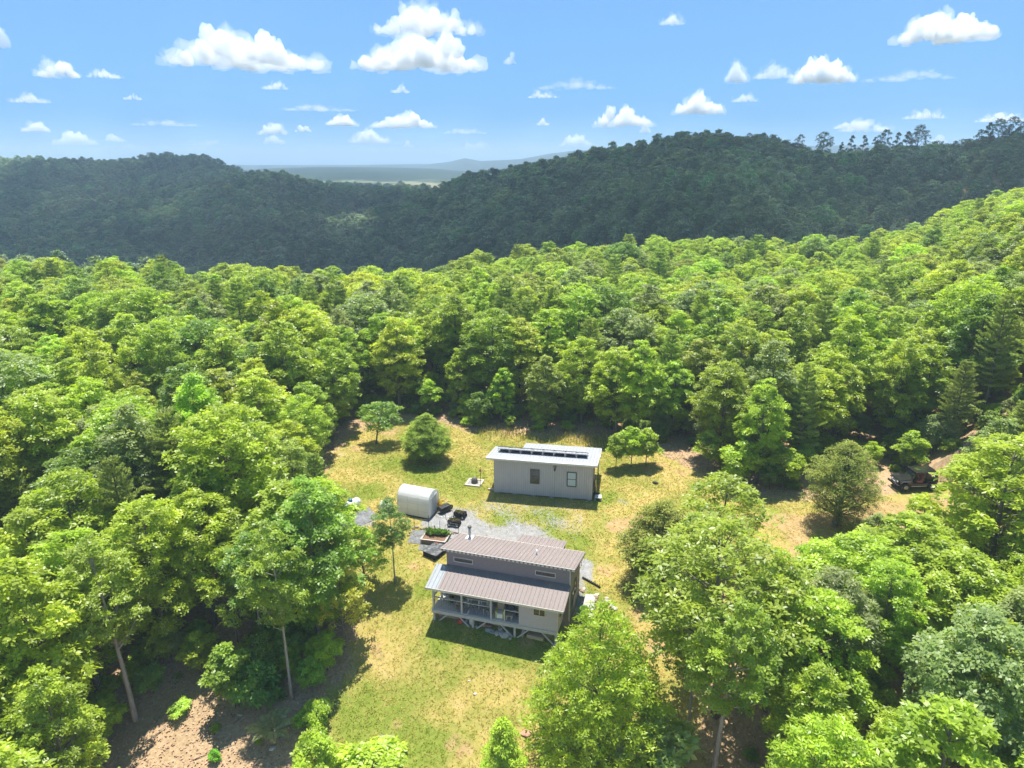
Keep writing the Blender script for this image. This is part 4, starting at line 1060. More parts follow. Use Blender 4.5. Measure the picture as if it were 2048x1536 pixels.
# ------------------------------------------------------------------ vegetable garden left of the house
def sheet(name, lab, cat, corners, m, parent=None, n=7, lift=.035, wave=.02):
    """a flat thing lying on the ground between four ground points"""
    c = [np.array(q) for q in corners]; o = np.mean(c, 0); o[2] = Hs(o[0], o[1])
    t = thing(name, lab, cat, o); vs2 = []
    for j in range(n + 1):
        for i in range(n + 1):
            u, v = i / n, j / n
            p = (1 - u) * (1 - v) * c[0] + u * (1 - v) * c[1] + u * v * c[2] + (1 - u) * v * c[3]
            vs2.append((p[0] - o[0], p[1] - o[1], Hs(p[0], p[1]) - o[2] + lift + wave * math.sin(6 * u + 9 * v) * math.sin(7 * v)))
    nv = len(vs2); tf = [(j * (n + 1) + i, j * (n + 1) + i + 1, (j + 1) * (n + 1) + i + 1, (j + 1) * (n + 1) + i) for j in range(n) for i in range(n)]
    rim = [i for i in range(n)] ; b = MB()
    b.add(vs2 + [(x, y, z - .05) for x, y, z in vs2], tf + [tuple(q + nv for q in f_[::-1]) for f_ in tf] +
          [(i, i + nv, i + 1 + nv, i + 1) for i in range(n)] + [(n * (n + 1) + i + 1, n * (n + 1) + i + 1 + nv, n * (n + 1) + i + nv, n * (n + 1) + i) for i in range(n)] +
          [((j + 1) * (n + 1), (j + 1) * (n + 1) + nv, j * (n + 1) + nv, j * (n + 1)) for j in range(n)] + [(j * (n + 1) + n, j * (n + 1) + n + nv, (j + 1) * (n + 1) + n + nv, (j + 1) * (n + 1) + n) for j in range(n)])
    b.build('sheet', M[m], t); return t
z4 = lambda x, y: at(680 + x / 6.827, 960 + y / 6.827)
sheet('weed_fabric', 'grey weed fabric covering the ground left of the garden bed', 'fabric', (z4(920, 860), z4(1130, 880), z4(1180, 690), z4(990, 690)), 'fabric')
sheet('weed_fabric', 'dark weed fabric strip in front of the garden bed', 'fabric', (z4(1060, 960), z4(1420, 990), z4(1450, 890), z4(1100, 870)), 'fabric')
c0 = z4(1110, 865); c1 = z4(1430, 905)
BROT = math.atan2(c1[1] - c0[1], c1[0] - c0[0])
bed = thing('garden_bed', 'raised garden bed with a timber frame and bare brown soil in front of leafy plants', 'garden bed', (c0[0], c0[1], min(c0[2], c1[2]) - .05), BROT)
BL, BWd = float(np.hypot(*(c1 - c0)[:2])), 1.55
for a_, b_ in (((0, 0), (BL, 0)), ((0, BWd), (BL, BWd))):
    for k in range(2): MB().box(a_[0], b_[0], a_[1] - .025, a_[1] + .025, .02 + k * .21, .22 + k * .21).build('bed_board', M['cedar_board'], bed)
for xx in (0, BL):
    for k in range(2): MB().box(xx - .025, xx + .025, .027, BWd - .027, .02 + k * .21, .22 + k * .21).build('bed_board', M['cedar_board'], bed)
    for yy in (-.02, BWd + .02): MB().box(xx - .05, xx + .05, yy - .05, yy + .05, 0, .46).build('corner_post', M['board_pale'], bed)
MB().box(-.06, BL + .06, -.07, .04, .44, .47).build('cap_board', M['board_pale'], bed); MB().box(-.06, BL + .06, BWd - .04, BWd + .07, .44, .47).build('cap_board', M['board_pale'], bed)
MB().box(-.07, .05, .045, BWd - .045, .44, .467).build('cap_board', M['board_pale'], bed); MB().box(BL - .05, BL + .07, .045, BWd - .045, .44, .467).build('cap_board', M['board_pale'], bed)
MB().box(.03, BL - .03, .03, BWd - .03, .1, .38).build('soil', M['soil'], bed)

def leafy(name, seed, n, L, W, h, sp, tint, lab, cat, loc, group=None):
    g = np.random.default_rng(seed)
    a = g.uniform(0, 6.28, n); el = g.uniform(.2, 1.2, n); D = np.column_stack([np.cos(a) * np.cos(el), np.sin(a) * np.cos(el), np.sin(el)])
    Pp = np.column_stack([g.normal(0, sp * .4, n), g.normal(0, sp * .4, n), g.uniform(.02, h * .6, n)])
    me = quads_mesh(name, leaf_quads(Pp, D, unit(np.cross(D, g.normal(size=(n, 3)))), g.uniform(.7, 1.2, n) * L, g.uniform(.7, 1.2, n) * W, np.full(n, -.15)), np.clip(g.normal(.5, .2, n), 0, 1), M['leaf'])
    t = thing(name, lab, cat, loc, 0, group); o = link('leaves', me, None, t); o['tint'] = [float(q) for q in tint]
    b = MB()
    for k in range(4): b.tube([(0, 0, -.05), (.06 * math.cos(k * 1.6), .06 * math.sin(k * 1.6), h * .6)], [.012, .006], 5)
    b.build('stem', M['branch'], t); return t
BMx = Matrix.Translation(bed.location) @ Matrix.Rotation(BROT, 4, 'Z')
for k in range(8):
    leafy('vegetable_plant', 60 + k, 90, .26, .13, .55, .35, vary((.12, .22, .035)), 'leafy green vegetable plant in the back of the raised bed, ' + ORDN[k] + ' from left', 'plant', BMx @ Vector((.25 + k * (BL - .5) / 7, BWd * .68 + .1 * (k % 2), .38)), 'vegetables in the raised bed')
# black covered frame next to the house
q = [z4(1135, 1030), z4(1300, 1105), z4(1405, 975), z4(1200, 940)]
cf = thing('cold_frame', 'low black covered box on the ground at the left corner of the house', 'covered box', (q[0][0], q[0][1], min(p_[2] for p_ in q) - .02), math.atan2(q[1][1] - q[0][1], q[1][0] - q[0][0]))
cw, cd = float(np.hypot(*(q[1] - q[0])[:2])) * 1.0, 2.0
for k, (x0, x1, y0, y1) in enumerate(((0, cw, 0, .04), (0, cw, cd - .04, cd), (0, .04, .042, cd - .042), (cw - .04, cw, .042, cd - .042))): MB().box(x0, x1, y0, y1, 0, .5).build('side_board', M['black_matt'], cf)
b = MB(); vs2 = [(-.08 + (cw + .16) * i / 8, -.08 + (cd + .16) * j / 8, .53 + .05 * math.sin(i * 1.3 + j * .7) * math.sin(j * 1.1) + .03 * math.sin(3.1 * i)) for j in range(9) for i in range(9)]
tf = [(j * 9 + i, j * 9 + i + 1, j * 9 + i + 10, j * 9 + i + 9) for j in range(8) for i in range(8)]
b.add(vs2 + [(x, y, z - .03) for x, y, z in vs2], tf + [tuple(i + 81 for i in f_[::-1]) for f_ in tf]); b.build('cover', M['tarp'], cf)
p = z4(1325, 910); t = thing('plant_pot', 'brown plant pot at the front right corner of the raised bed', 'pot', (p[0], p[1], p[2]), 0)
MB().tube([(0, 0, 0), (0, 0, .34)], [.14, .21], 16).build('pot', M['pot'], t, True); MB().ring((0, 0, .34), (0, 0, 1), .21, .025, 18, 6).build('rim', M['pot'], t, True); MB().tube([(0, 0, .27), (0, 0, .31)], .19, 14).build('soil', M['soil'], t)
# edging stones and wire fence
for k, (xx, yy, s_) in enumerate(((1000, 665, .15), (1050, 650, .17), (1110, 672, .12), (1160, 668, .17), (1330, 690, .18), (960, 720, .13), (935, 760, .12), (1540, 735, .14))):
    p = z4(xx, yy); o = link('edging_stone', rock_mesh('edging_stone', M['stone_brown'], s_, 70 + k, .7), None); o.location = (p[0], p[1], p[2] + s_ * .3)
    tag(o, 'rough brown stone edging the vegetable garden, ' + ORDN[(5, 6, 1, 0, 2, 4, 3, 7)[k] if False else k] + ' along the edge', 'stone', 'stones edging the vegetable garden')
fp = [z4(1015, 660), z4(1212, 665), z4(1365, 690), z4(1620, 735)]
fo = fp[0]; fen = thing('garden_fence', 'thin wire fence on dark metal stakes behind the garden bed', 'fence', fo)
for k, p in enumerate(fp):
    MB().tube([(p[0] - fo[0], p[1] - fo[1], p[2] - fo[2] - .2), (p[0] - fo[0], p[1] - fo[1], p[2] - fo[2] + (1.25 if k < 2 else .9))], .02, 6).build('stake', M['black_matt'], fen)
b = MB()
for a_, b_ in zip(fp[:-1], fp[1:]):
    for h in (.15, .4, .65, .88): b.tube([np.array(a_) - fo + [0, 0, h], np.array(b_) - fo + [0, 0, h]], .005, 4)
    m_ = int(np.hypot(*(b_ - a_)[:2]) / .22)
    for k in range(1, m_):
        p = a_ + (b_ - a_) * k / m_ - fo; b.tube([p + [0, 0, .05], p + [0, 0, .88]], .004, 4)
tag(b.build('wire_mesh', M['galv'], fen), kind='stuff')
for a_, b_ in ((fp[1], fp[2]), (fp[2], fp[3])): MB().beam(np.array(a_) - fo + [0, 0, .06], np.array(b_) - fo + [0, 0, .06], .09, .12).build('base_timber', M['cedar_board'], fen)

# ---- carts on the gravel
def make_cart(loc, rz, label):
    t = thing('garden_cart', label, 'garden cart', loc, rz, 'garden carts on the gravel')
    b = MB(); b.box(-.5, .5, -.3, .3, .30, .33); 
    for y0 in (-.3, .28): b.box(-.5, .5, y0, y0 + .02, .331, .52)
    for x0 in (-.5, .48): b.box(x0, x0 + .02, -.279, .279, .331, .52)
    b.build('tray', M['black_matt'], t)
    for sx in (-.36, .36):
        for sy in (-.34, .34):
            w_ = MB().ring((sx, sy, .17), (0, 1, 0), .12, .05, 16, 8).build('wheel', M['black_matt'], t, True)
            MB().tube([(sx, sy - .03, .17), (sx, sy + .03, .17)], .08, 10).build('hub', M['galv'], w_)
        MB().tube([(sx, -.33, .17), (sx, .33, .17)], .02, 6).build('axle', M['black_matt'], t)
    MB().tube([(-.5, 0, .25), (-.72, 0, .5), (-.78, 0, .95)], .018, 6).build('handle', M['black_matt'], t)
    MB().tube([(-.78, -.12, .96), (-.78, .12, .96)], .02, 6).build('grip', M['black_matt'], t)
    return t
for k, (xx, yy, rz, lab) in enumerate(((1560, 620, R(-15), 'black four-wheeled cart with potted plants, nearer the house'), (1640, 510, R(-18), 'black four-wheeled cart with potted plants, nearer the greenhouse'))):
    p = z4(xx, yy); make_cart((p[0], p[1], p[2]), rz, lab)
    for j in range(3):
        q_ = Matrix.Translation((p[0], p[1], p[2])) @ Matrix.Rotation(rz, 4, 'Z') @ Vector((-.3 + .3 * j, .02 * j, .335))
        t = thing('potted_plant', '%s potted plant in the cart nearer the %s' % (('yellow-green', 'middle', 'brownish')[j], ('house', 'greenhouse')[k]), 'potted plant', q_, 0, 'potted plants in the carts')
        MB().tube([(0, 0, 0), (0, 0, .16)], [.08, .11], 12).build('pot', M['tan' if j == 1 else 'pot'], t, True)
        g = np.random.default_rng(80 + j + 5 * k); n = 34; a = g.uniform(0, 6.28, n); el = g.uniform(.2, 1.3, n); D = np.column_stack([np.cos(a) * np.cos(el), np.sin(a) * np.cos(el), np.sin(el)])
        me = quads_mesh('leaves', leaf_quads(np.tile([0, 0, .15], (n, 1)) + g.normal(size=(n, 3)) * .03, D, unit(np.cross(D, g.normal(size=(n, 3)))), g.uniform(.12, .24, n), g.uniform(.05, .09, n), np.full(n, -.1)), g.uniform(.2, .9, n), M['leaf'])
        o = link('leaves', me, None, t); o['tint'] = [(.17, .16, .03), (.12, .15, .03), (.17, .11, .04)][j]
p = z4(1425, 430); t = thing('wheelbarrow', 'black wheelbarrow tipped over beside the greenhouse door', 'wheelbarrow', (p[0], p[1], p[2]), R(40))
MB().add([(-.5, -.3, .55), (.5, -.3, .62), (.5, .3, .62), (-.5, .3, .55), (-.62, -.36, .25), (.62, -.36, .22), (.62, .36, .22), (-.62, .36, .25)],
         [(0, 1, 2, 3), (0, 4, 5, 1), (1, 5, 6, 2), (2, 6, 7, 3), (3, 7, 4, 0), (4, 7, 6, 5)]).build('tray', M['black'], t, bevel=.03)
MB().ring((.72, 0, .22), (0, 1, 0), .16, .055, 18, 8).build('wheel', M['black_matt'], t, True)
for sy in (-.22, .22): MB().tube([(.72, sy * .3, .22), (.2, sy, .2), (-.95, sy * 1.2, .3)], .022, 6).build('handle', M['wood_grey'], t)
for sy in (-.25, .25): MB().tube([(-.4, sy, .25), (-.45, sy, 0)], .02, 6).build('leg', M['black_matt'], t)
p = z4(1355, 385); leafy('flowering_shrub', 90, 260, .16, .09, 1.2, .5, (.45, .30, .03), 'orange-yellow flowering plant beside the greenhouse end', 'plant', (p[0], p[1], p[2]))
p = z4(1420, 505); 
t = thing('garden_hose', 'pale green hose lying on the gravel by the greenhouse', 'hose', (p[0], p[1], p[2] + .03))
MB().tube([(-.5 + .1 * k, .12 * math.sin(k * 1.1), Hs(p[0] - .5 + .1 * k, p[1] + .12 * math.sin(k * 1.1)) - p[2] + .0) for k in range(14)], .03, 6).build('tube', M['blind'], t, True)

# ---- well head and feeder pole on the back lawn
p = at(949, 966); t = thing('well_cover', 'dark dome on a square white frame set in the lawn', 'well cover', (p[0], p[1], p[2]), R(-14))
for x0, x1, y0, y1 in ((-.75, .75, -.75, -.55), (-.75, .75, .55, .75), (-.75, -.55, -.548, .548), (.55, .75, -.548, .548)): MB().box(x0, x1, y0, y1, -.05, .1).build('frame_board', M['board_pale'], t)
MB().box(-.55, .55, -.55, .55, -.1, .04).build('gravel_fill', M['gravel'], t)
MB().tube([(0, 0, .04), (0, 0, .3), (0, 0, .5), (0, 0, .62)], [.32, .3, .24, .08], 16).build('dome', M['frame_dark'], t, True)
p = at(961, 969); t = thing('feeder_pole', 'slim dark pole with a small reddish feeder beside the well cover', 'bird feeder', (p[0], p[1], p[2]), 0)
MB().tube([(0, 0, -.2), (0, 0, 1.35)], .025, 6).build('pole', M['rust'], t); MB().tube([(0, 0, 1.35), (0, 0, 1.38), (0, 0, 1.52), (0, 0, 1.62)], [.13, .09, .09, .02], 12).build('feeder', M['rust'], t, True)
p = at(1311, 967); o = link('dark_stump', rock_mesh('dark_stump', M['black_matt'], .28, 95, .5), None); o.location = (p[0], p[1], p[2] + .05); tag(o, 'small black lump on the lawn right of the solar shed', 'stump')

# ---- right side of the house: slabs, pipe, edging
sheet('side_walk', 'long pale gravel-topped concrete strip along the right side of the house', 'walkway', (at(*z7(455, 1225)), at(*z7(635, 1300)), at(*z7(700, 860)), at(*z7(545, 850))), 'concrete', lift=.12, wave=.0)
p0, p1 = at(*z7(500, 590)), at(*z7(770, 740))
dp = thing('drain_pipe', 'black drain pipe running out from the right wall of the house', 'pipe', p0)
MB().tube([(0, 0, .1), (p1 - p0) * .5 + np.array([0, 0, .09]), (p1 - p0) + np.array([0, 0, .06])], .075, 10).build('pipe', M['black_matt'], dp, True)
for k in range(9):
    f_ = (k + .5) / 9; q_ = (p1 - p0) * f_; MB().ring((q_[0], q_[1], .095 - .035 * f_), (p1 - p0), .075, .014, 12, 5).build('rib', M['black_matt'], dp)
for k, (xx, yy, s_, m_) in enumerate(((480, 760, .2, 'stone_brown'), (520, 755, .17, 'stone'), (500, 790, .2, 'stone_brown'), (700, 880, .22, 'stone_brown'), (720, 850, .2, 'stone'), (690, 930, .18, 'stone_brown'), (900, 960, .28, 'stone'), (960, 1030, .3, 'stone'), (1000, 1060, .22, 'stone'), (840, 940, .18, 'stone'), (870, 900, .16, 'stone'))):
    p = at(*z7(xx, yy)); o = link('edging_rock', rock_mesh('edging_rock', M[m_], s_, 110 + k, .45), None); o.location = (p[0], p[1], p[2] + .04); o.rotation_euler = (0, 0, k)
    tag(o, ('rough flat rock in the edging right of the house, ' + ORDN[k] + ' from the wall outwards'), 'rock', 'edging rocks right of the house')
p = at(*z7(478, 385)); t = thing('yard_tap', 'small dark outdoor tap at the back right corner of the house', 'tap', (p[0], p[1], p[2]), 0)
MB().tube([(0, 0, -.1), (0, 0, .7)], .03, 8).build('riser', M['galv'], t); MB().tube([(0, 0, .7), (.18, 0, .68), (.2, 0, .6)], .025, 8).build('spout', M['black'], t)

# ---- front lawn bits
for px_, py_, ln, rz, lab in ((772, 1477, .9, .05, 'short cut log lying at the right of the bottom green patch'), (640, 1478, 1.2, .1, 'pale cut log lying in the weeds by the left bank')):
    p = at(px_, py_); t = thing('cut_log', lab, 'log', (p[0], p[1], p[2] + .08), rz, 'cut logs on the bottom lawn')
    MB().tube([(-ln / 2, 0, 0), (0, .02, .0), (ln / 2, 0, 0)], [.12, .125, .115], 12).build('trunk', M['pale_bark'], t, True)
for k, (px_, py_, s_, lab) in enumerate(((1053, 1466, .32, 'reddish rock half hidden left of the big feathery tree'), (938, 1362, .09, 'small pale stone in the middle of the front lawn'), (950, 1388, .12, 'larger pale stone in the middle of the front lawn'), (568, 1432, .2, 'tan stone by the fern on the bank'), (545, 1497, .22, 'flat pale stone below the fern on the bank'), (480, 1430, .15, 'small stone on the bare bank'))):
    p = at(px_, py_); o = link('lawn_stone', rock_mesh('lawn_stone', M['clay' if k == 0 else 'stone'], s_, 140 + k, .35), None); o.location = (p[0], p[1], p[2] + .02); tag(o, lab, 'stone')
for k, (a_, b_, lab) in enumerate((((700, 0), (0, 0), ''),)): pass
for (xa, ya), (xb, yb), r_, lab in (((225, 1310), (312, 1230), .05, 'fallen pale branch lying uphill right of the big grey trunk'), ((258, 1350), (300, 1320), .035, 'short dark fallen branch beside the big grey trunk'), ((470, 1450), (508, 1425), .04, 'pale fallen branch left of the fern on the bank'), ((290, 1490), (350, 1440), .03, 'thin fallen stick on the bare bank'), ((390, 1520), (470, 1490), .03, 'long thin stick at the bottom of the bare bank')):
    pa, pb = at(xa, ya), at(xb, yb); t = thing('fallen_branch', lab, 'branch', pa, 0, 'fallen branches on the bank')
    MB().tube([(0, 0, .06), (pb - pa) * .5 + np.array([.05, .08, .12]), (pb - pa) + np.array([0, 0, .05])], [r_, r_ * .8, r_ * .35], 7).build('branch', M['branch'], t, True)

# ------------------------------------------------------------------ off-road vehicle
vp = at(1800, 982); vz = Hs(36.6, 58.6)
ve = thing('off_road_vehicle', 'black open-sided off-road vehicle parked at the wood edge beside the dirt track', 'off-road vehicle', (36.7, 58.9, vz), R(180 + 4))
# local x forward, wheelbase 2.5
def vbox(name, x0, x1, y0, y1, z0, z1, m='black', bev=.03, parent=ve): return MB().box(x0, x1, y0, y1, z0, z1).build(name, M[m], parent, bevel=bev)
MB().prism([(-1.75, .55), (1.75, .5), (1.78, .98), (.62, 1.05), (.55, .72), (-.72, .72), (-.78, 1.08), (-1.78, 1.08)], -.72, .72).build('body', M['black'], ve, bevel=.025)
MB().prism([(.62, 1.053), (1.74, .984), (1.74, 1.03), (.62, 1.13)], -.60, .60).build('hood', M['black'], ve, bevel=.02)
g_ = vbox('grille', 1.785, 1.83, -.5, .5, .62, 1.0, 'black_matt', .01)
for k in range(7): MB().box(1.831, 1.842, -.3 + k * .09, -.26 + k * .09, .68, .94).build('slot', M['galv'], g_)
for sy in (-.4, .4): MB().tube([(1.832, sy, .84), (1.87, sy, .84)], [.1, .09], 14).build('headlight', M['lamp_glass'], ve, True)
vbox('bumper', 1.88, 2.02, -.82, .82, .48, .66, 'black_matt'); 
for sy in (-.4, .4): MB().box(1.79, 1.88, sy - .05, sy + .05, .5, .6).build('bumper_bracket', M['black_matt'], ve)
MB().tube([(2.0, -.35, .66), (2.02, -.3, .86), (2.02, .3, .86), (2.0, .35, .66)], .03, 8).build('bull_bar', M['galv'], ve, True)
for sx in (1.25, -1.25):
    for sy in (-.78, .78):
        w_ = MB().ring((sx, sy, .42), (0, 1, 0), .30, .12, 26, 10).build('wheel', M['black_matt'], ve, True)
        MB().tube([(sx, sy - .09, .42), (sx, sy + .09, .42)], .20, 16).build('rim', M['galv'], w_, True)
        MB().prism([(sx - .52, .86), (sx - .36, 1.0), (sx + .36, 1.0), (sx + .52, .84), (sx + .48, .80), (sx + .32, .95), (sx - .32, .95), (sx - .48, .82)], min(sy * .93, sy * 1.18), max(sy * .93, sy * 1.18)).build('fender', M['black_matt'], ve)
for sy in (-.8, .74): vbox('side_step', -.72, .72, sy, sy + .06, .48, .54, 'galv', .01)
b = MB()
for sy in (-.66, .66): b.beam((.66, sy, 1.06), (.36, sy, 1.76), .05, .05)
b.beam((.36, -.66, 1.76), (.36, .66, 1.76), .05, .05); b.build('windscreen_frame', M['black'], ve)
MB().add([(.645, -.62, 1.1), (.645, .62, 1.1), (.38, .62, 1.73), (.38, -.62, 1.73), (.635, -.62, 1.1), (.635, .62, 1.1), (.37, .62, 1.73), (.37, -.62, 1.73)],
         [(0, 1, 2, 3), (7, 6, 5, 4), (0, 4, 5, 1), (1, 5, 6, 2), (2, 6, 7, 3), (3, 7, 4, 0)]).build('windscreen', M['glass'], ve)
b = MB()
for sx in (-.45, -1.6):
    for sy in (-.64, .64): b.beam((sx, sy, 1.0), (sx + (.0 if sx > -1 else .1), sy, 1.78), .05, .05)
    b.beam((sx + (0 if sx > -1 else .1), -.64, 1.76), (sx + (0 if sx > -1 else .1), .64, 1.76), .05, .05)
b.build('roll_bar', M['black'], ve)
vbox('roof', -1.62, .42, -.70, .70, 1.79, 1.84, 'black', .02); MB().box(-.3, .1, -.25, .25, 1.842, 1.855).build('roof_hatch', M['chrome'], ve)
for sy in (-.36, .36):
    s_ = vbox('seat', -.42, .1, sy - .24, sy + .24, .73, .95, 'rust'); MB().prism([(-.42, .952), (-.28, .952), (-.4, 1.5), (-.54, 1.5)], sy - .23, sy + .23).build('seat_back', M['rust'], s_)
MB().ring((.35, .36, 1.12), (1, 0, .4), .17, .018, 20, 6).build('steering_wheel', M['black_matt'], ve)
w_ = MB().ring((-1.95, 0, .95), (1, 0, 0), .28, .11, 22, 8).build('spare_wheel', M['black_matt'], ve, True); MB().tube([(-2.0, 0, .95), (-1.8, 0, .95)], .18, 14).build('rim', M['galv'], w_, True)

# ------------------------------------------------------------------ single plants one can point at
def by_px(px_, py_): return at(px_, py_)
def hero(name, meshes, nominal_h, nominal_r, px_, py_, top, width_px, lab, cat, tint, group=None, rz=0.0):
    """a plant whose foot is seen at (px_, py_) and whose tip reaches picture height `top`"""
    p = at(px_, py_); lo, hi = .3, 30.0
    for _ in range(40):
        m_ = .5 * (lo + hi); _, yy = project([p + [0, 0, m_]])
        if yy[0] > top: lo = m_
        else: hi = m_
    _, _2 = project([p]); zc = p[1] * CP + (CAM_Z - p[2] - lo / 2) * SP
    r_ = width_px / 2 * zc / FPX
    return plant(name, meshes, lab, cat, p, lo / nominal_h, r_ / nominal_r, rz, tint if tint in TINT.values() else tuple(2.7 * q * k_ for q, k_ in zip(tint, (1.06, 1, .7))), group)
JUN = cedar_tree('juniper', 601, 5.0, 2.2, .14, 'bushy', 170, 95, L=.19)
CED = cedar_tree('cedar', 602, 7.5, 2.7, .16, 'tall', 130, 70, twin_stem=True, L=.19, trunk_r=.16)
CED2 = cedar_tree('cedar', 603, 5.0, 1.9, .06, 'tall', 120, 70, L=.19)
CONE = cedar_tree('cone_shrub', 604, 4.0, 1.7, .02, 'pyramid', 80, 70, L=.17)
FEATHER = broad_tree('feathery_tree', 605, 8.0, 4.0, .02, 210, 80, 5, .22, .09, 'bushy', (.11, .19), .12, inner=.3)
OAK = broad_tree('oak', 606, 12.0, 4.2, .34, 100, 52, 5, .27, .12, 'round', (.11, .19), .17, inner=.5, lean=(-.6, 0))
AIRY = broad_tree('airy_tree', 607, 6.5, 2.6, .3, 46, 36, 5, .24, .12, 'round', (.14, .23), .07, inner=.5)
LEAN = broad_tree('leaning_sapling', 608, 4.6, 2.0, .28, 22, 30, 5, .26, .12, 'wide', (.2, .32), .07, lean=(.7, .2))
TALLT = broad_tree('tall_trunk_tree', 609, 13.0, 3.0, .48, 62, 50, 5, .27, .13, 'round', (.14, .24), .20, lean=(-1.1, .2), bark=M['pale_bark'])
SLIM = broad_tree('slim_trunk_tree', 610, 12.5, 2.7, .48, 52, 46, 5, .25, .12, 'tall', (.15, .25), .11, lean=(-.2, .2), bark=M['pale_bark'])

hero('round_juniper', JUN, 5.0, 2.2, 853, 922, 827, 100, 'round bushy juniper standing alone on the back lawn', 'juniper', (.085, .125, .022))
hero('leaning_sapling', LEAN, 4.6, 2.0, 752, 888, 806, 84, 'small leaning tree at the back left corner of the lawn', 'tree', (.075, .125, .03), rz=0)
hero('roadside_cedar', CED, 7.5, 2.7, 1673, 1052, 880, 165, 'twin-trunked cedar standing beside the dirt track', 'cedar', (.078, .098, .024), rz=.3)
hero('scrubby_cedar', CED2, 5.0, 1.9, 1315, 1165, 1003, 165, 'scrubby yellow-green cedar at the right edge of the yard', 'cedar', (.085, .10, .025))
hero('cone_shrub', CONE, 4.0, 1.7, 1005, 1592, 1438, 150, 'bright conical evergreen at the bottom centre of the lawn', 'evergreen', (.11, .165, .02))
hero('feathery_tree', FEATHER, 8.0, 4.0, 1192, 1530, 1200, 300, 'big feathery bright green tree hiding the right front corner of the deck house', 'tree', (.112, .158, .020))
for px_, py_, top, wd, lab, tn in ((1232, 938, 868, 50, 'slim sapling closest to the right end of the solar shed', 'bright green'), (1262, 934, 856, 56, 'middle one of the three saplings right of the solar shed', 'fresh lime green'), (1292, 932, 858, 64, 'bushier right-hand one of the three lawn saplings', 'bright green')):
    hero('lawn_sapling', SAPLING[len(lab) % 3], 4.2, 1.45, px_, py_, top, wd, lab, 'sapling', TINT[tn], 'saplings on the lawn right of the shed')
hero('oak_tree', OAK, 12.0, 4.2, 1430, 1430, 1035, 390, 'airy oak with a low branch reaching towards the house', 'oak', (.100, .132, .024), rz=0.2)
hero('airy_tree', AIRY, 6.5, 2.6, 1440, 1120, 950, 200, 'airy bright tree overhanging the dirt track', 'tree', (.105, .138, .024))
hero('yard_tree', SLIM, 12.5, 2.7, 1375, 1478, 1180, 150, 'slim tree with pale trunk in the bottom right wood', 'tree', (.098, .14, .025))
hero('yard_tree', TALLT, 13.0, 3.0, 1425, 1565, 1180, 190, 'tall tree with grey trunk at the bottom of the right wood', 'tree', (.095, .138, .025), rz=2)
hero('grey_bush', SHRUB[0], 1.5, 1.0, 1300, 1570, 1440, 150, 'greyish bushy tree beside the big feathery tree', 'bush', (.11, .15, .07))
hero('big_trunk_tree', TALLT, 13.0, 3.0, 272, 1440, 1080, 180, 'tall tree with a thick bare grey trunk on the bank', 'tree', (.105, .142, .03), rz=0)
hero('slim_trunk_tree', SLIM, 12.5, 2.7, 584, 1396, 1040, 160, 'tall tree with a slender straight trunk on the bank', 'tree', (.092, .132, .025), rz=1)
hero('bank_tree', AIRY, 6.5, 2.6, 478, 1300, 1090, 150, 'light-leaved tree with forked stem above the bank', 'tree', (.13, .17, .03))
hero('bank_tree', SLIM, 12.5, 2.7, 528, 1310, 1060, 160, 'slender tree left of the straight-trunked tree', 'tree', (.07, .12, .028), rz=2.2)
hero('bank_tree', AIRY, 6.5, 2.6, 690, 1292, 1130, 130, 'yellowish young tree on the left edge of the front lawn', 'tree', (.15, .16, .035), rz=1.1)
hero('bank_tree', NEAR[5], 12.0, 2.8, 640, 1290, 960, 210, 'dense tree between the slender trunks and the lawn', 'tree', (.075, .13, .025))
hero('yard_sapling', SLIM, 12.5, 2.7, 790, 1165, 995, 90, 'slender dark-leaved tree in front of the greenhouse', 'tree', (.055, .095, .03), rz=.5)
hero('yard_sapling', AIRY, 6.5, 2.6, 730, 1175, 1055, 120, 'small leafy tree left of the slender tree by the greenhouse', 'tree', (.09, .15, .03), rz=.9)
hero('green_shrub', SAPLING[0], 4.2, 1.45, 625, 1385, 1315, 60, 'fresh green sapling on the bank right of the slender trunk', 'sapling', (.08, .145, .025))
hero('green_shrub', SAPLING[1], 4.2, 1.45, 470, 1415, 1290, 105, 'leafy understorey bush left of the slender trunk', 'bush', (.088, .135, .025))
hero('green_shrub', SHRUB[1], 1.5, 1.0, 520, 1400, 1320, 100, 'dark rounded bush beneath the slender trunk', 'bush', (.05, .11, .025))
hero('green_shrub', SHRUB[0], 1.5, 1.0, 300, 1375, 1335, 60, 'pale green low bush right of the big grey trunk', 'bush', (.10, .15, .05))
hero('green_shrub', SHRUB[2], 1.5, 1.0, 740, 1545, 1500, 130, 'bright yellow-green bush at the bottom edge of the lawn', 'bush', (.14, .19, .025))
hero('green_shrub', SHRUB[1], 1.5, 1.0, 640, 1545, 1470, 90, 'yellow-green weedy bush at the bottom left of the lawn', 'bush', (.13, .18, .03))
hero('green_shrub', SHRUB[2], 1.5, 1.0, 636, 1445, 1405, 60, 'lime green weed clump between the fern and the lawn', 'bush', (.12, .17, .025))
hero('green_shrub', SHRUB[0], 1.5, 1.0, 602, 1450, 1425, 36, 'small green weed right of the fern', 'bush', (.10, .17, .03))
hero('green_shrub', SHRUB[1], 1.5, 1.0, 432, 1522, 1500, 22, 'tiny bright green plant at the bottom of the bank', 'bush', (.09, .19, .03))
hero('green_shrub', SHRUB[0], 1.5, 1.0, 360, 1425, 1405, 44, 'pale green weed in the middle of the bank', 'bush', (.13, .19, .04))
hero('green_shrub', SHRUB[2], 1.5, 1.0, 1168, 1240, 1212, 24, 'shrubby growth on the concrete strip beside the house', 'bush', (.09, .16, .03))

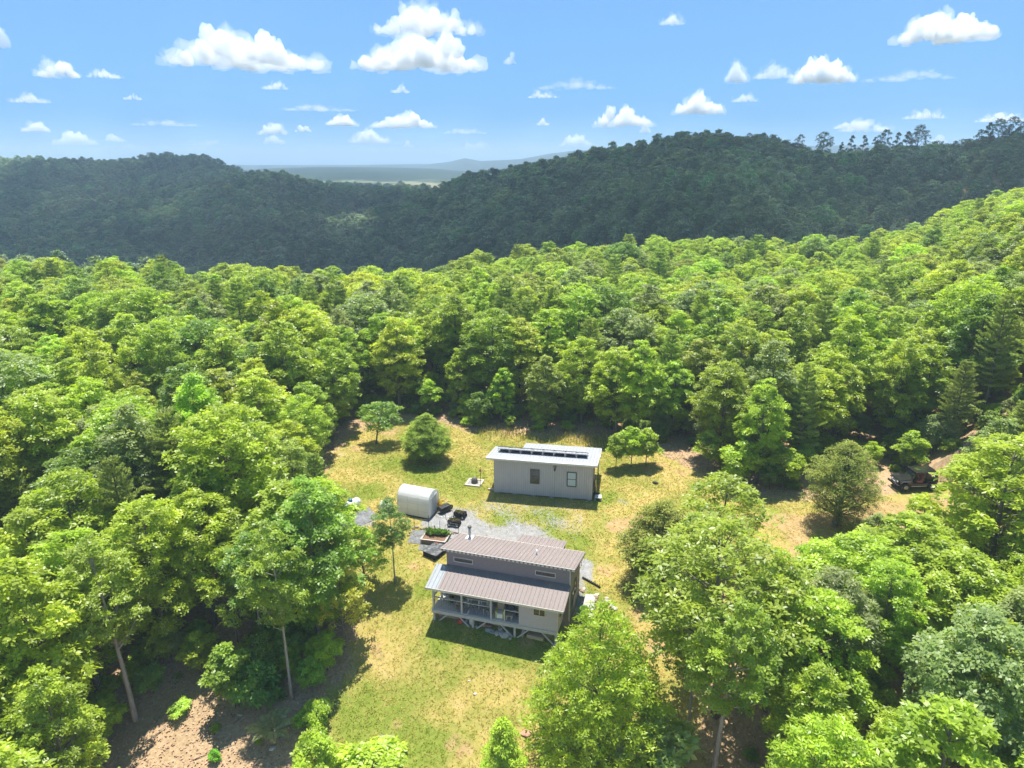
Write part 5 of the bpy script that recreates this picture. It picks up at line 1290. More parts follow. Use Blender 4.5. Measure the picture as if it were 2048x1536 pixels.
for px_, py_, top, wd, k, lab, tn in ((1965, 1190, 868, 300, 10, 'bright yellow-green tree at the right edge partly hiding the off-roader', 'yellow-green'), (1800, 1240, 1035, 230, 0, 'rounded bright tree in front of the dirt track, right of the roadside cedar', 'bright green'),
                                      (1690, 1290, 1070, 230, 7, 'leafy tree in front of the roadside cedar', 'fresh lime green'), (1530, 1420, 1105, 190, 5, 'bright tree right of the airy oak', 'bright green'), (1395, 1235, 1030, 150, 11, 'young pointed tree behind the airy oak', 'bright green'),
                                      (1900, 1340, 1110, 260, 2, 'wide rounded tree below the off-roader', 'bright green'), (1600, 1480, 1180, 260, 10, 'spreading tree in the lower right wood', 'fresh lime green')):
    hero('yard_tree', NEAR[k], 12.0, (3.1, 2.6, 3.4, 2.9, 3.5, 2.8, 2.5, 3.2, 3.7, 2.3, 3.6, 3.0)[k], px_, py_, top, wd, lab, 'tree', TINT[tn])
for px_, py_, top, wd, k, lab, tn in ((25, 1640, 1230, 260, 2, 'broad bright tree filling the bottom left corner', 'yellow-green'), (165, 1690, 1340, 190, 5, 'bright bushy tree cut by the bottom edge below the bank', 'bright green'), (130, 1560, 1120, 200, 6, 'thin pale-trunked tree at the bottom left of the bank', 'yellow-green'), (60, 1480, 1060, 220, 3, 'tall leafy tree at the left frame edge beside the bank', 'bright green'), (200, 1400, 1060, 170, 9, 'narrow tree left of the big grey trunk', 'fresh lime green'),
                                      (345, 1235, 1000, 190, 10, 'full-crowned tree directly above the bare bank', 'bright green'), (430, 1250, 980, 190, 7, 'bright tree behind the forked tree above the bank', 'yellow-green'), (590, 1230, 960, 200, 1, 'upright tree behind the slender straight trunk', 'bright green'), (665, 1190, 960, 170, 5, 'lawn-edge tree level with the slender tree by the greenhouse', 'fresh lime green')):
    hero('bank_tree', NEAR[k], 12.0, (3.1, 2.6, 3.4, 2.9, 3.5, 2.8, 2.5, 3.2, 3.7, 2.3, 3.6, 3.0)[k], px_, py_, top, wd, lab, 'tree', TINT[tn])

for px_, py_, top, wd, k, lab, tn in ((330, 1330, 1250, 70, 0, 'slim understorey sapling uphill of the big grey trunk', 'bright green'), (405, 1345, 1265, 80, 1, 'yellowish sapling in the gap above the bank', 'yellow-green'), (215, 1480, 1400, 80, 2, 'low sapling left of the big grey trunk foot', 'fresh lime green'),
                                      (120, 1505, 1400, 110, 0, 'leafy sapling at the left of the bank', 'bright green'), (540, 1350, 1270, 70, 1, 'thin sapling close left of the slender straight trunk', 'bright green'), (655, 1340, 1270, 70, 2, 'sapling at the shady corner of the front lawn', 'fresh lime green'),
                                      (1415, 940, 862, 70, 1, 'sapling at the wood edge between shed and track', 'bright green'), (1475, 975, 880, 80, 0, 'leafy sapling where the dirt track meets the wood', 'fresh lime green')):
    hero('edge_sapling', SAPLING[k], 4.2, 1.45, px_, py_, top, wd, lab, 'sapling', TINT[tn])
# fern-like sumac on the bank
p = at(545, 1475); t = thing('feather_leaf_plant', 'pale fern-like plant with long feathered leaves on the bank', 'fern', p, 0)
g = np.random.default_rng(77)
for k in range(13):
    a = k * 2.4; ln = g.uniform(1.0, 1.6); rise = g.uniform(.55, 1.2)
    s_ = np.linspace(.12, 1, 22); d_ = np.array([math.cos(a), math.sin(a), 0]); sd_ = np.array([-d_[1], d_[0], 0])
    pc = d_ * (ln * s_)[:, None] + np.array([0, 0, 1]) * (rise * np.sin(s_ * 2.2))[:, None] + [0, 0, .35]
    Ps, Ds, Ss, Ls, Ws = [], [], [], [], []
    for sg in (-1, 1):
        Ps.append(pc); Ds.append(unit(sg * sd_ + d_ * .35 + np.array([0, 0, -.15]) + np.zeros((22, 3)))); Ss.append(np.tile(d_, (22, 1))); Ls.append(.36 * np.sin(np.clip(s_, .1, .97) * 3.0)); Ws.append(np.full(22, .085))
    me = quads_mesh('frond', leaf_quads(np.concatenate(Ps), np.concatenate(Ds), np.concatenate(Ss), np.concatenate(Ls), np.concatenate(Ws), np.full(44, -.1)), g.uniform(.3, .8, 44), M['leaf'])
    o = link('frond', me, None, t); o['tint'] = [.26, .32, .15]
MB().tube([(0, 0, -.1), (0, 0, .45)], [.05, .03], 7).build('stem', M['branch'], t)

HERO_BASES = [(853, 922), (752, 888), (1673, 1052), (1310, 1130), (1195, 1500), (1232, 938), (1262, 934), (1292, 932), (1440, 1440), (1450, 1085), (1375, 1478), (1425, 1565), (272, 1440), (584, 1396), (478, 1300), (528, 1310), (690, 1292), (640, 1290), (790, 1165), (730, 1175), (1800, 985), (1840, 980), (1965, 1190), (1800, 1240), (1690, 1290), (1530, 1420), (1395, 1235), (1900, 1340), (1600, 1480), (130, 1560), (60, 1480), (200, 1400), (345, 1235), (430, 1250), (590, 1230), (665, 1190), (25, 1640), (165, 1690)]

# ------------------------------------------------------------------ countless small stuff: grass, gravel, fallen leaves
def ground_stuff():
    n = 150000
    x = rng.uniform(-26, 34, n); y = rng.uniform(26, 84, n)
    px_, py_ = project(np.column_stack([x, y, H(x, y)]))
    li, gr, di, lu = masks(x, y)
    hx = (HM.inverted() @ Matrix.Identity(4))
    lx = (x - HB[0]) * math.cos(-HROT) - (y - HB[1]) * math.sin(-HROT); ly = (x - HB[0]) * math.sin(-HROT) + (y - HB[1]) * math.cos(-HROT)
    hid = (lx > .2) & (lx < 9.5) & (ly > .3) & (ly < 5.1)
    qx = (x - SB[0]) * math.cos(-SROT) - (y - SB[1]) * math.sin(-SROT); qy = (x - SB[0]) * math.sin(-SROT) + (y - SB[1]) * math.cos(-SROT)
    hid |= (qx > 0) & (qx < 8.9) & (qy > 0) & (qy < 3.4)
    vis = (px_ > -60) & (px_ < 2110) & (py_ < 1580) & ~hid
    g = np.random.default_rng(5)
    k = vis & (g.random(n) > np.clip(li * 1.1 + gr + di * .95, 0, .97))
    X, Y = x[k], y[k]; Z = H(X, Y); m = len(X); L_ = lu[k]
    patch = np.sin(.9 * X + .4 * Y) * np.sin(.7 * Y - .5 * X) * .25 + .25 * np.sin(2.9 * X) * np.sin(2.3 * Y)
    lush_f = np.clip(.27 + L_ * .7 + patch + g.normal(0, .14, m), 0, 1)
    V, LV, TI = [], [], []
    for j in range(3):
        a = g.uniform(0, 6.28, m); D = unit(np.column_stack([np.cos(a) * .8, np.sin(a) * .8, g.uniform(.25, .9, m)]))
        P = np.column_stack([X + g.normal(0, .05, m), Y + g.normal(0, .05, m), Z + .0])
        V.append(leaf_quads(P, D, unit(np.cross(D, g.normal(size=(m, 3)))), g.uniform(.07, .17, m), g.uniform(.03, .055, m), np.full(m, -.2))); LV.append(np.clip(g.normal(.45, .15, m), 0, 1))
        TI.append(lush_f)
    me = quads_mesh('grass', np.concatenate(V), np.concatenate(LV), M['grass_dry'])
    lf = np.repeat(np.concatenate(TI), 4)[:, None]
    col = np.array([.52, .405, .125]) * (1 - lf) + np.array([.26, .31, .032]) * lf
    a = me.attributes.new('blade', 'FLOAT_COLOR', 'POINT'); a.data.foreach_set('color', np.column_stack([col, np.ones(len(col))]).astype(np.float32).ravel())
    tag(link('grass', me, None), kind='stuff')
    # fallen leaves on the forest floor
    k = vis & (li > .45) & (g.random(n) < .75); X, Y = x[k], y[k]; m = len(X)
    P = np.column_stack([X, Y, H(X, Y) + .02]); a = g.uniform(0, 6.28, m); D = unit(np.column_stack([np.cos(a), np.sin(a), g.normal(.15, .25, m)]))
    me = quads_mesh('leaf_litter', leaf_quads(P, D, unit(np.cross(D, np.array([0, 0, 1]) + g.normal(size=(m, 3)) * .3)), g.uniform(.10, .24, m), g.uniform(.07, .15, m), g.normal(0, .2, m)), np.clip(g.normal(.5, .28, m), 0, 1), M['dead_leaf'])
    tag(link('leaf_litter', me, None), kind='stuff')
    # gravel
    n2 = 60000; cx_ = np.concatenate([g.uniform(-9, 6, n2), g.uniform(3.5, 9, 12000)]); cy_2 = np.concatenate([g.uniform(46, 58, n2), g.uniform(37, 50, 12000)])
    _, gr2, _, _ = masks(cx_, cy_2); k = g.random(len(cx_)) < gr2 * .9
    X, Y = cx_[k], cy_2[k]; m = len(X); Z = H(X, Y); s_ = g.uniform(.025, .065, m); T = np.array([[1, 0, -.5], [-.5, .87, -.5], [-.5, -.87, -.5], [0, 0, .9]])
    a = g.uniform(0, 6.28, m); ca, sa = np.cos(a), np.sin(a)
    V = np.empty((m, 4, 3)); 
    for q_ in range(4):
        tx_, ty_, tz_ = T[q_]; V[:, q_, 0] = X + s_ * (tx_ * ca - ty_ * sa); V[:, q_, 1] = Y + s_ * (tx_ * sa + ty_ * ca); V[:, q_, 2] = Z + s_ * (tz_ * .8 + .35)
    me = bpy.data.meshes.new('gravel'); F = np.array([[0, 1, 3], [1, 2, 3], [2, 0, 3]])[None] + 4 * np.arange(m)[:, None, None]
    me.vertices.add(4 * m); me.vertices.foreach_set('co', V.astype(np.float32).ravel()); me.loops.add(9 * m); me.loops.foreach_set('vertex_index', F.ravel().astype(np.int32)); me.polygons.add(3 * m); me.polygons.foreach_set('loop_start', np.arange(0, 9 * m, 3, dtype=np.int32)); me.update(calc_edges=True)
    me.materials.append(M['gravel']); tag(link('gravel', me, None), kind='stuff')
    # tall dry grass behind the shed
    m = 1100; t_ = g.uniform(0, 1, m); pts = np.array([at(960, 868), at(1040, 874), at(1140, 880), at(1210, 886)]); ii = np.minimum((t_ * 3).astype(int), 2); ff = t_ * 3 - ii
    P = pts[ii] * (1 - ff)[:, None] + pts[ii + 1] * ff[:, None] + np.column_stack([g.normal(0, .5, m), g.normal(0, .9, m), np.zeros(m)]); P[:, 2] = H(P[:, 0], P[:, 1])
    D = unit(np.column_stack([g.normal(0, .3, m), g.normal(0, .3, m), np.ones(m)]))
    me = quads_mesh('tall_grass', leaf_quads(P, D, unit(np.cross(D, g.normal(size=(m, 3)))), g.uniform(.35, .8, m), g.uniform(.04, .08, m), np.full(m, -.2)), g.uniform(.3, .8, m), M['grass_dry'])
    a = me.attributes.new('blade', 'FLOAT_COLOR', 'POINT'); c_ = np.where(g.random(m)[:, None] < .5, np.array([.40, .32, .11]), np.array([.24, .27, .05])); a.data.foreach_set('color', np.column_stack([np.repeat(c_, 4, 0), np.ones(4 * m)]).astype(np.float32).ravel())
    tag(link('tall_grass', me, None), kind='stuff')
ground_stuff()
# ------------------------------------------------------------------ woods
LAWN_P, GAP_P = LAWN, GAP
def wood_points():
    pts = []
    s = 4.1
    for iy in range(int(24 / s), int(215 / s)):
        for ix in range(int(-170 / s), int(190 / s)):
            x = (ix + .5 * (iy % 2) + rng.uniform(-.36, .36)) * s; y = (iy + rng.uniform(-.36, .36)) * s
            pts.append((x, y))
    P = np.array(pts)
    P = P[np.abs(P[:, 0]) < P[:, 1] * .80 + 9]
    z = H(P[:, 0], P[:, 1])
    sd = sdist(LAWN_P, P[:, 0], P[:, 1]); gd = sdist(GAP_P, P[:, 0], P[:, 1])
    yc = np.interp(P[:, 0] / P[:, 1], SPUR[0], SPUR[1])
    ok = (sd < -.8) & (gd < -.6) & (P[:, 1] < yc + 16)
    return np.column_stack([P[ok], z[ok], sd[ok], gd[ok], yc[ok]])

W = wood_points()
px, py = project(W[:, :3])
tx, ty = project(W[:, :3] + np.array([0, 0, 10]))
near_view = (py > -50) & (ty < 1700) & (tx > -260) & (tx < 2300)
W, px, py, tx, ty = W[near_view], px[near_view], py[near_view], tx[near_view], ty[near_view]
# the foreground in front of the lawn stays open, as does the bank below the left wood
keep = ~((px > 230) & (px < 1350) & (py > 1330))
W, px, py, tx, ty = W[keep], px[keep], py[keep], tx[keep], ty[keep]
order = np.argsort(np.hypot(W[:, 0], W[:, 1]))
W, px, py, tx, ty = W[order], px[order], py[order], tx[order], ty[order]
clumpn = lambda x, y: np.sin(x * .19 + 1.1) * np.sin(y * .16 + .4) + .6 * np.sin(x * .43 + y * .31)
TN = list(TINT)
FOREST, REST = [], []
hero_xy = [tuple(at(*p)[:2]) for p in HERO_BASES]
n_ind = 0
for i in range(len(W)):
    x, y, z, sd, gd, yc = W[i]
    h_px, w_px = py[i] - ty[i] * 1.0, 3.0 * FPX / (y * CP + (CAM_Z - z) * SP)
    if y < 62 and px[i] > 1300:
        a0, a1, b0, b1 = px[i] - w_px, px[i] + w_px, ty[i] - 20, py[i]
        if any(a0 < q[2] and a1 > q[0] and b0 < q[3] and b1 > q[1] for q in ((1765, 940, 1840, 990), (1520, 1005, 1700, 1040))): continue
    if any((x - hx) ** 2 + (y - hy) ** 2 < 2.6 ** 2 for hx, hy in hero_xy): continue
    q = clumpn(x, y) + rng.normal(0, .5)
    right = px[i] > 1250
    if rng.random() < (.13 if 60 < y < 125 else .06): kind = 'pine'
    else: kind = 'broad'
    u = rng.random()
    w = [.32, .26, .06, .08, .20, .08] if q > 0 else [.34, .14, .14, .16, .14, .08]
    tn = TN[int(np.searchsorted(np.cumsum(w), u * sum(w) * .999))]
    hgt = rng.uniform(.72, 1.14)
    if sd > -4.5: hgt *= rng.uniform(.72, .95)
    if y > yc - 25 : hgt *= .94
    if y < 45: hgt *= .95
    rec = dict(kind=kind, x=x, y=y, z=z, sd=sd, tn=tn, hgt=hgt, px=px[i], py=py[i], tx=tx[i], ty=ty[i], yc=yc)
    if kind == 'broad' and n_ind < 285 or kind == 'pine' and y < 120:
        FOREST.append(rec); n_ind += kind == 'broad'
    else: REST.append(rec)

ORD = 'leftmost,second from left,third from left,fourth from left,fifth from left,sixth from left,seventh from left,eighth from left,ninth from left,tenth from left,eleventh from left,twelfth from left,thirteenth from left,fourteenth from left,fifteenth from left,sixteenth from left,seventeenth from left,eighteenth from left'.split(',')
def zone(r):
    x, y, p = r['px'], r['y'], r['px']
    if y < 58 and p < 760:
        if r['py'] > 1500: return 'in the bottom left corner below the bare bank'
        if r['py'] > 1280: return 'beside the bare leaf-strewn bank'
        if p > 560: return 'at the wood edge left of the deck house'
        return 'in the left wood level with the deck house'
    if y < 80 and p < 760:
        return 'at the wood edge left of the greenhouse' if r['sd'] > -7 else 'in the left wood level with the greenhouse'
    if y < 58 :
        if r['py'] > 1536: return 'in the bottom right corner of the yard'
        if r['py'] > 1250: return 'in the right wood level with the deck house'
        return 'in the right wood just below the dirt track'
    band = 'at the lawn edge' if r['sd'] > -6 else 'some rows back' if y < 100 else 'mid wood' if y < 125 else 'at the wood rim'
    names = ((300, 'far left of the lawn'), (620, 'left of the round juniper'), (800, 'behind the leaning sapling'), (960, 'behind the round juniper'), (1210, 'behind the solar shed'),
             (1345, 'behind the lawn saplings'), (1600, 'behind the dirt track'), (1760, 'behind the roadside cedar'), (1900, 'behind the parked off-roader'), (9999, 'at the far right'))
    return band + ' ' + next(n for lim, n in names if p < lim)
from collections import defaultdict
buckets = defaultdict(list)
for r in FOREST:
    size = 'tall' if r['hgt'] > .95 else 'short' if r['hgt'] < .74 else 'middling'
    if r['kind'] == 'pine':
        r['pt'] = list(PINE_TINT)[rng.integers(3)]
        look = '%s %s pine' % (size, r['pt'])
    else: look = '%s %s tree' % (size, r['tn'].replace('fresh ', ''))
    buckets[(look, zone(r))].append(r)
for (look, zn), rs in buckets.items():
    rs.sort(key=lambda r: r['tx'])
    for k, r in enumerate(rs):
        r['label'] = '%s %s' % (look, zn) + ('' if len(rs) == 1 else ', ' + ORD[min(k, len(ORD) - 1)])
for r in FOREST:
    base = (r['x'], r['y'], r['z'])
    if r['kind'] == 'pine':
        plant('pine_tree', PINES[rng.integers(3)], r['label'], 'pine tree', base, r['hgt'] * .92, r['hgt'] * rng.uniform(.85, 1.05), tint=vary(PINE_TINT[r['pt']]), group='pines scattered through the wood')
    else:
        edge = r['sd'] > -5
        v = NEAR[(0, 1, 5, 7, 9, 10, 11)[rng.integers(7)] if edge else rng.integers(12)]
        plant('broadleaf_tree', v, r['label'], 'tree', base, r['hgt'], r['hgt'] * rng.uniform(1.0, 1.25), tint=vary(TINT[r['tn']]), group='broadleaf trees of the wood')
NP = len(REST)
src = [piece('wood_tree_source', v[:2]) for v in (NEAR[0], NEAR[1], NEAR[2], NEAR[4], NEAR[10])] + [piece('wood_pine_source', PINES[0]), piece('wood_pine_source', PINES[1])]
idx = [int(rng.integers(5)) if r['kind'] == 'broad' else 5 + int(rng.integers(2)) for r in REST]
hg = np.array([r['hgt'] for r in REST])
scatter('distant_wood', src, [(r['x'], r['y'], r['z']) for r in REST], [(0, 0, rng.uniform(0, 6.28)) for r in REST],
        np.column_stack([hg * rng.uniform(1.0, 1.3, NP), hg * rng.uniform(1.0, 1.3, NP), hg]), idx,
        [(*(vary(TINT[r['tn']]) if r['kind'] == 'broad' else vary(PINE_TINT['pale yellow-green'])), 1) for r in REST])

# undergrowth below the trees, at the wood edge and on the bank
ux, uy = rng.uniform(-75, 85, 9000), rng.uniform(28, 118, 9000)
usd, ugd = sdist(LAWN_P, ux, uy), sdist(GAP_P, ux, uy)
ok = (usd < -.9) & (np.abs(ux) < uy * .8 + 4) & (rng.random(9000) < np.where(ugd > -.5, .35, np.where(usd > -9, .62, .30)))
upx, upy = project(np.column_stack([ux, uy, H(ux, uy)]))
ok &= ~((upx > 215) & (upx < 600) & (upy > 1340) & (rng.random(9000) < .6)) & ~((upx > 1745) & (upx < 1860) & (upy > 960) & (upy < 1060)) & ~((upx > 600) & (upx < 1340) & (upy > 1400))
ux, uy = ux[ok], uy[ok]; nu = len(ux)
us = rng.uniform(.35, 1.0, nu) ** 1.2 * np.where(ugd[ok] > -.5, .32, 1.0)
src = [piece('undergrowth_source', v) for v in SAPLING + SHRUB]
scatter('undergrowth', src, np.column_stack([ux, uy, H(ux, uy)]), np.column_stack([np.zeros(nu), np.zeros(nu), rng.uniform(0, 6.28, nu)]), np.column_stack([us * 1.1, us * 1.1, us]), rng.integers(0, 6, nu),
        [(*vary(TINT[TN[int(rng.choice([0, 1, 2, 3, 4]))]]), 1) for _ in range(nu)])

# wooded hills beyond the valley: one mass
def hill_points():
    out = []
    y = 128.0
    while y < 1150:
        s = 5.4 + max(0, y - 200) * .0058
        n = int(2 * y * .84 / s)
        xs = (np.arange(n) - n / 2 + rng.uniform(-.38, .38, n)) * s
        ys = y + rng.uniform(-.38, .38, n) * s
        out.append(np.column_stack([xs, ys])); y += s * .9
    P = np.concatenate(out)
    yc = np.interp(P[:, 0] / P[:, 1], SPUR[0], SPUR[1])
    P = P[P[:, 1] > yc + 15]
    z = H(P[:, 0], P[:, 1]); Q = np.column_stack([P, z])
    az = np.arctan2(Q[:, 0], Q[:, 1]); d = np.hypot(Q[:, 0], Q[:, 1]); el = (Q[:, 2] + 13 - CAM_Z) / d
    order = np.argsort(d); bins = ((az - az.min()) / (np.ptp(az) + 1e-6) * 260).astype(int)
    top = np.full(262, -9.0); keep = np.zeros(len(Q), bool)
    for i in order:
        b = bins[i]
        if el[i] > top[b] - 9.0 / d[i]: keep[i] = True
        top[b] = max(top[b], el[i] - 4.5 / d[i])
    return Q[keep]
Q = hill_points(); n = len(Q)
print('wood', len(W), 'individuals', len(FOREST), 'rest', NP, 'hill trees', n)
dist = np.hypot(Q[:, 0], Q[:, 1])
clear = (np.abs(Q[:, 0] / Q[:, 1] - .55) < .16) & (dist < 380) & (dist > 300)
sc = rng.uniform(.78, 1.1, n) * (1 + np.clip(dist - 500, 0, 600) * .0006) * np.where(clear, .75, 1)
src = [piece('hill_tree_source', v) for v in HILL + MID]
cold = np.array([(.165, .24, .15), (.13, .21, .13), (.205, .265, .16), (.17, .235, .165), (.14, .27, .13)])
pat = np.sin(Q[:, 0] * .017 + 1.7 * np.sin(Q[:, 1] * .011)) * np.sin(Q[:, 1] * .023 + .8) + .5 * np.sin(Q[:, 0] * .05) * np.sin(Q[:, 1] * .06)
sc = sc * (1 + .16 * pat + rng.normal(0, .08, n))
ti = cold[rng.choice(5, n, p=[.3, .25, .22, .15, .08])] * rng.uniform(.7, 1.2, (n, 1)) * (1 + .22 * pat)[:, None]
idx = np.where(dist < 330, 4 + rng.integers(0, 4, n), rng.integers(0, 4, n))
scatter('hillside_forest', src, Q, np.column_stack([np.zeros(n), np.zeros(n), rng.uniform(0, 6.28, n)]), np.column_stack([sc * rng.uniform(.9, 1.15, n), sc * rng.uniform(.9, 1.15, n), sc]), idx,
        np.column_stack([ti, np.ones(n)]))

# trees standing out along the crest of the right-hand hill
CREST_KIT = [broad_tree('crest_tree', 700 + i, 15.0, r, b, nb, 22, 4, .5, .32, p, (.24, .36), trunk_r=.24, leaf=M['leaf'], trunk_sides=6) for i, (r, b, nb, p) in
             enumerate(((4.2, .45, 22, 'wide'), (2.4, .35, 22, 'tall'), (3.4, .5, 18, 'round'), (2.0, .5, 14, 'tall')))]
CREST = ((1500, 265, 0, .9, 'rounded tree on the hill crest, first beyond the unbroken canopy'), (1545, 268, 2, .9, 'broad crest tree left of the lone spreading tree'), (1602, 268, 2, .8, 'thin-topped crest tree just left of the lone spreading tree'),
         (1651, 262, 0, 1.05, 'lone spreading tree with a tall bare trunk on the hill crest'), (1685, 284, 3, .75, 'slim bare-stemmed tree right of the lone spreading tree'), (1706, 270, 1, .85, 'slender tree with ragged top on the crest'),
         (1730, 270, 1, .9, 'dense upright tree in the crest row'), (1752, 274, 3, .85, 'narrow dark tree mid crest row'), (1773, 258, 2, 1.0, 'high-topped tree mid crest row'), (1798, 264, 1, .95, 'leafy column tree left of the biggest crest tree'),
         (1818, 262, 1, .9, 'second leafy column tree touching the biggest crest tree'), (1842, 248, 0, 1.05, 'biggest broad crest tree above the clearing'), (1886, 283, 3, .62, 'small lone tree in the crest gap'),
         (1911, 281, 2, .62, 'small flat-topped tree in the crest gap'), (1940, 280, 2, .7, 'small tree left of the tall right-hand crest group'), (1962, 258, 2, .95, 'leaning tree at left of the right-hand crest group'),
         (1982, 244, 1, 1.1, 'upright tree within the right-hand crest group'), (2004, 236, 0, 1.15, 'spreading tree within the right-hand crest group'), (2030, 232, 2, 1.2, 'tallest crest tree near the right frame edge'), (2052, 240, 0, 1.15, 'crest tree cut by the right frame edge'))
for cx_, top, k, s_, lab in CREST:
    s0 = None
    d = ray(cx_, top)
    sx = d[0] / d[1]
    Yc = float(np.interp(sx, RIDGE[0], RIDGE[1])) - 8
    p = hp(cx_, top, Yc)
    gz = Hs(p[0], p[1])
    hh = max(6.0, p[2] - gz) / 15.0
    plant('crest_tree', CREST_KIT[k], lab, 'tree', (p[0], p[1], gz), hh, max(hh * .85, .45), tint=vary((.11, .14, .07)), group='trees standing along the hill crest')

# ------------------------------------------------------------------ clouds
_b = bmesh.new(); bmesh.ops.create_icosphere(_b, subdivisions=2, radius=1.0)
BALL_V = np.array([v.co for v in _b.verts]); BALL_F = np.array([[v.index for v in f.verts] for f in _b.faces]); _b.free()

def cloud_mesh(seed, L_, D_, H_, sub=5, rough=1.0):
    """heaped puffs fused into one closed, bulging surface with a flattish base"""
    from mathutils import noise as mn
    g = np.random.default_rng(seed)
    k = min(1.6, max(.34, H_ / L_ * 1.25))                       # height of the heap in units of half its length
    n = int(26 + 10 / k); pts = []
    peaks = [(g.uniform(-.55, .55), g.uniform(.6, 1.0)) for _ in range(int(g.integers(2, 4)))]
    for _ in range(n):
        x = g.uniform(-1, 1); y = g.uniform(-1, 1) * .5 * math.sqrt(max(.05, 1 - x * x))
        top = k * max(.22, max(h * math.exp(-((x - c) / .34) ** 2) for c, h in peaks)) * (1 - .5 * abs(x) ** 3)
        r_ = k * g.uniform(.22, .42) * (1 - .45 * abs(x))
        pts.append((x * (1 - r_ * .6), y, max(r_ * .55, g.uniform(.25, .95) * top), r_))
    for _ in range(n * 2):
        x, y, z, r_ = pts[int(g.integers(len(pts[:n])))]
        d = unit(g.normal(size=3)); d[2] = abs(d[2]); q = r_ * g.uniform(.25, .5)
        pts.append((x + d[0] * r_, y + d[1] * r_, z + d[2] * r_, q))
    m = len(BALL_V); C = np.array(pts)
    V = (BALL_V[None] * C[:, None, 3:4] + C[:, None, :3]).reshape(-1, 3); F = (BALL_F[None] + m * np.arange(len(pts))[:, None, None]).reshape(-1, 3)
    me = bpy.data.meshes.new('cloud'); me.vertices.add(len(V)); me.vertices.foreach_set('co', V.astype(np.float32).ravel())
    me.loops.add(F.size); me.loops.foreach_set('vertex_index', F.astype(np.int32).ravel()); me.polygons.add(len(F)); me.polygons.foreach_set('loop_start', np.arange(0, F.size, 3, dtype=np.int32)); me.update(calc_edges=True)
    tmp = bpy.data.objects.new('cloud_form', me); COL.objects.link(tmp)
    md = tmp.modifiers.new('fuse', 'REMESH'); md.mode = 'VOXEL'; md.voxel_size = {3: .10, 4: .075, 5: .05, 6: .034}[sub] * max(.7, k ** .5)
    bpy.context.view_layer.update()
    me2 = bpy.data.meshes.new_from_object(tmp.evaluated_get(bpy.context.evaluated_depsgraph_get()))
    bpy.data.objects.remove(tmp); bpy.data.meshes.remove(me); me2.name = 'cloud'
    m = len(me2.vertices); P = np.empty(m * 3, np.float32); me2.vertices.foreach_get('co', P); P = P.reshape(-1, 3).astype(float)
    N = np.empty(m * 3, np.float32); me2.vertices.foreach_get('normal', N); N = N.reshape(-1, 3)
    off = Vector(g.uniform(-50, 50, 3))
    dsp = np.array([sum(a_ * (abs(mn.noise(Vector(p) * f + off)) - .2) for f, a_ in ((3.5, .14), (8.0, .09), (17.0, .05))) for p in P])
    P = P + N * (dsp * rough * min(1.0, k * 1.4))[:, None]
    P[:, 2] = np.where(P[:, 2] < .10 * k, .10 * k + (P[:, 2] - .10 * k) * .35, P[:, 2])
    P = (P - (P.max(0) + P.min(0)) / 2) / np.ptp(P, axis=0) * np.array([L_, D_, H_])
    me2.vertices.foreach_set('co', P.astype(np.float32).ravel()); me2.update()
    me2.polygons.foreach_set('use_smooth', np.ones(len(me2.polygons), bool)); me2.materials.clear()
    return me2

def cloud_mat(density):
    m = bpy.data.materials.new('cloud'); m.use_nodes = True
    n, l = m.node_tree.nodes, m.node_tree.links
    n.remove(n['Principled BSDF'])
    v = n.new('ShaderNodeVolumePrincipled')
    v.inputs['Color'].default_value = (1, 1, 1, 1); v.inputs['Density'].default_value = density; v.inputs['Anisotropy'].default_value = 0.0
    l.new(v.outputs[0], n['Material Output'].inputs['Volume'])
    return m

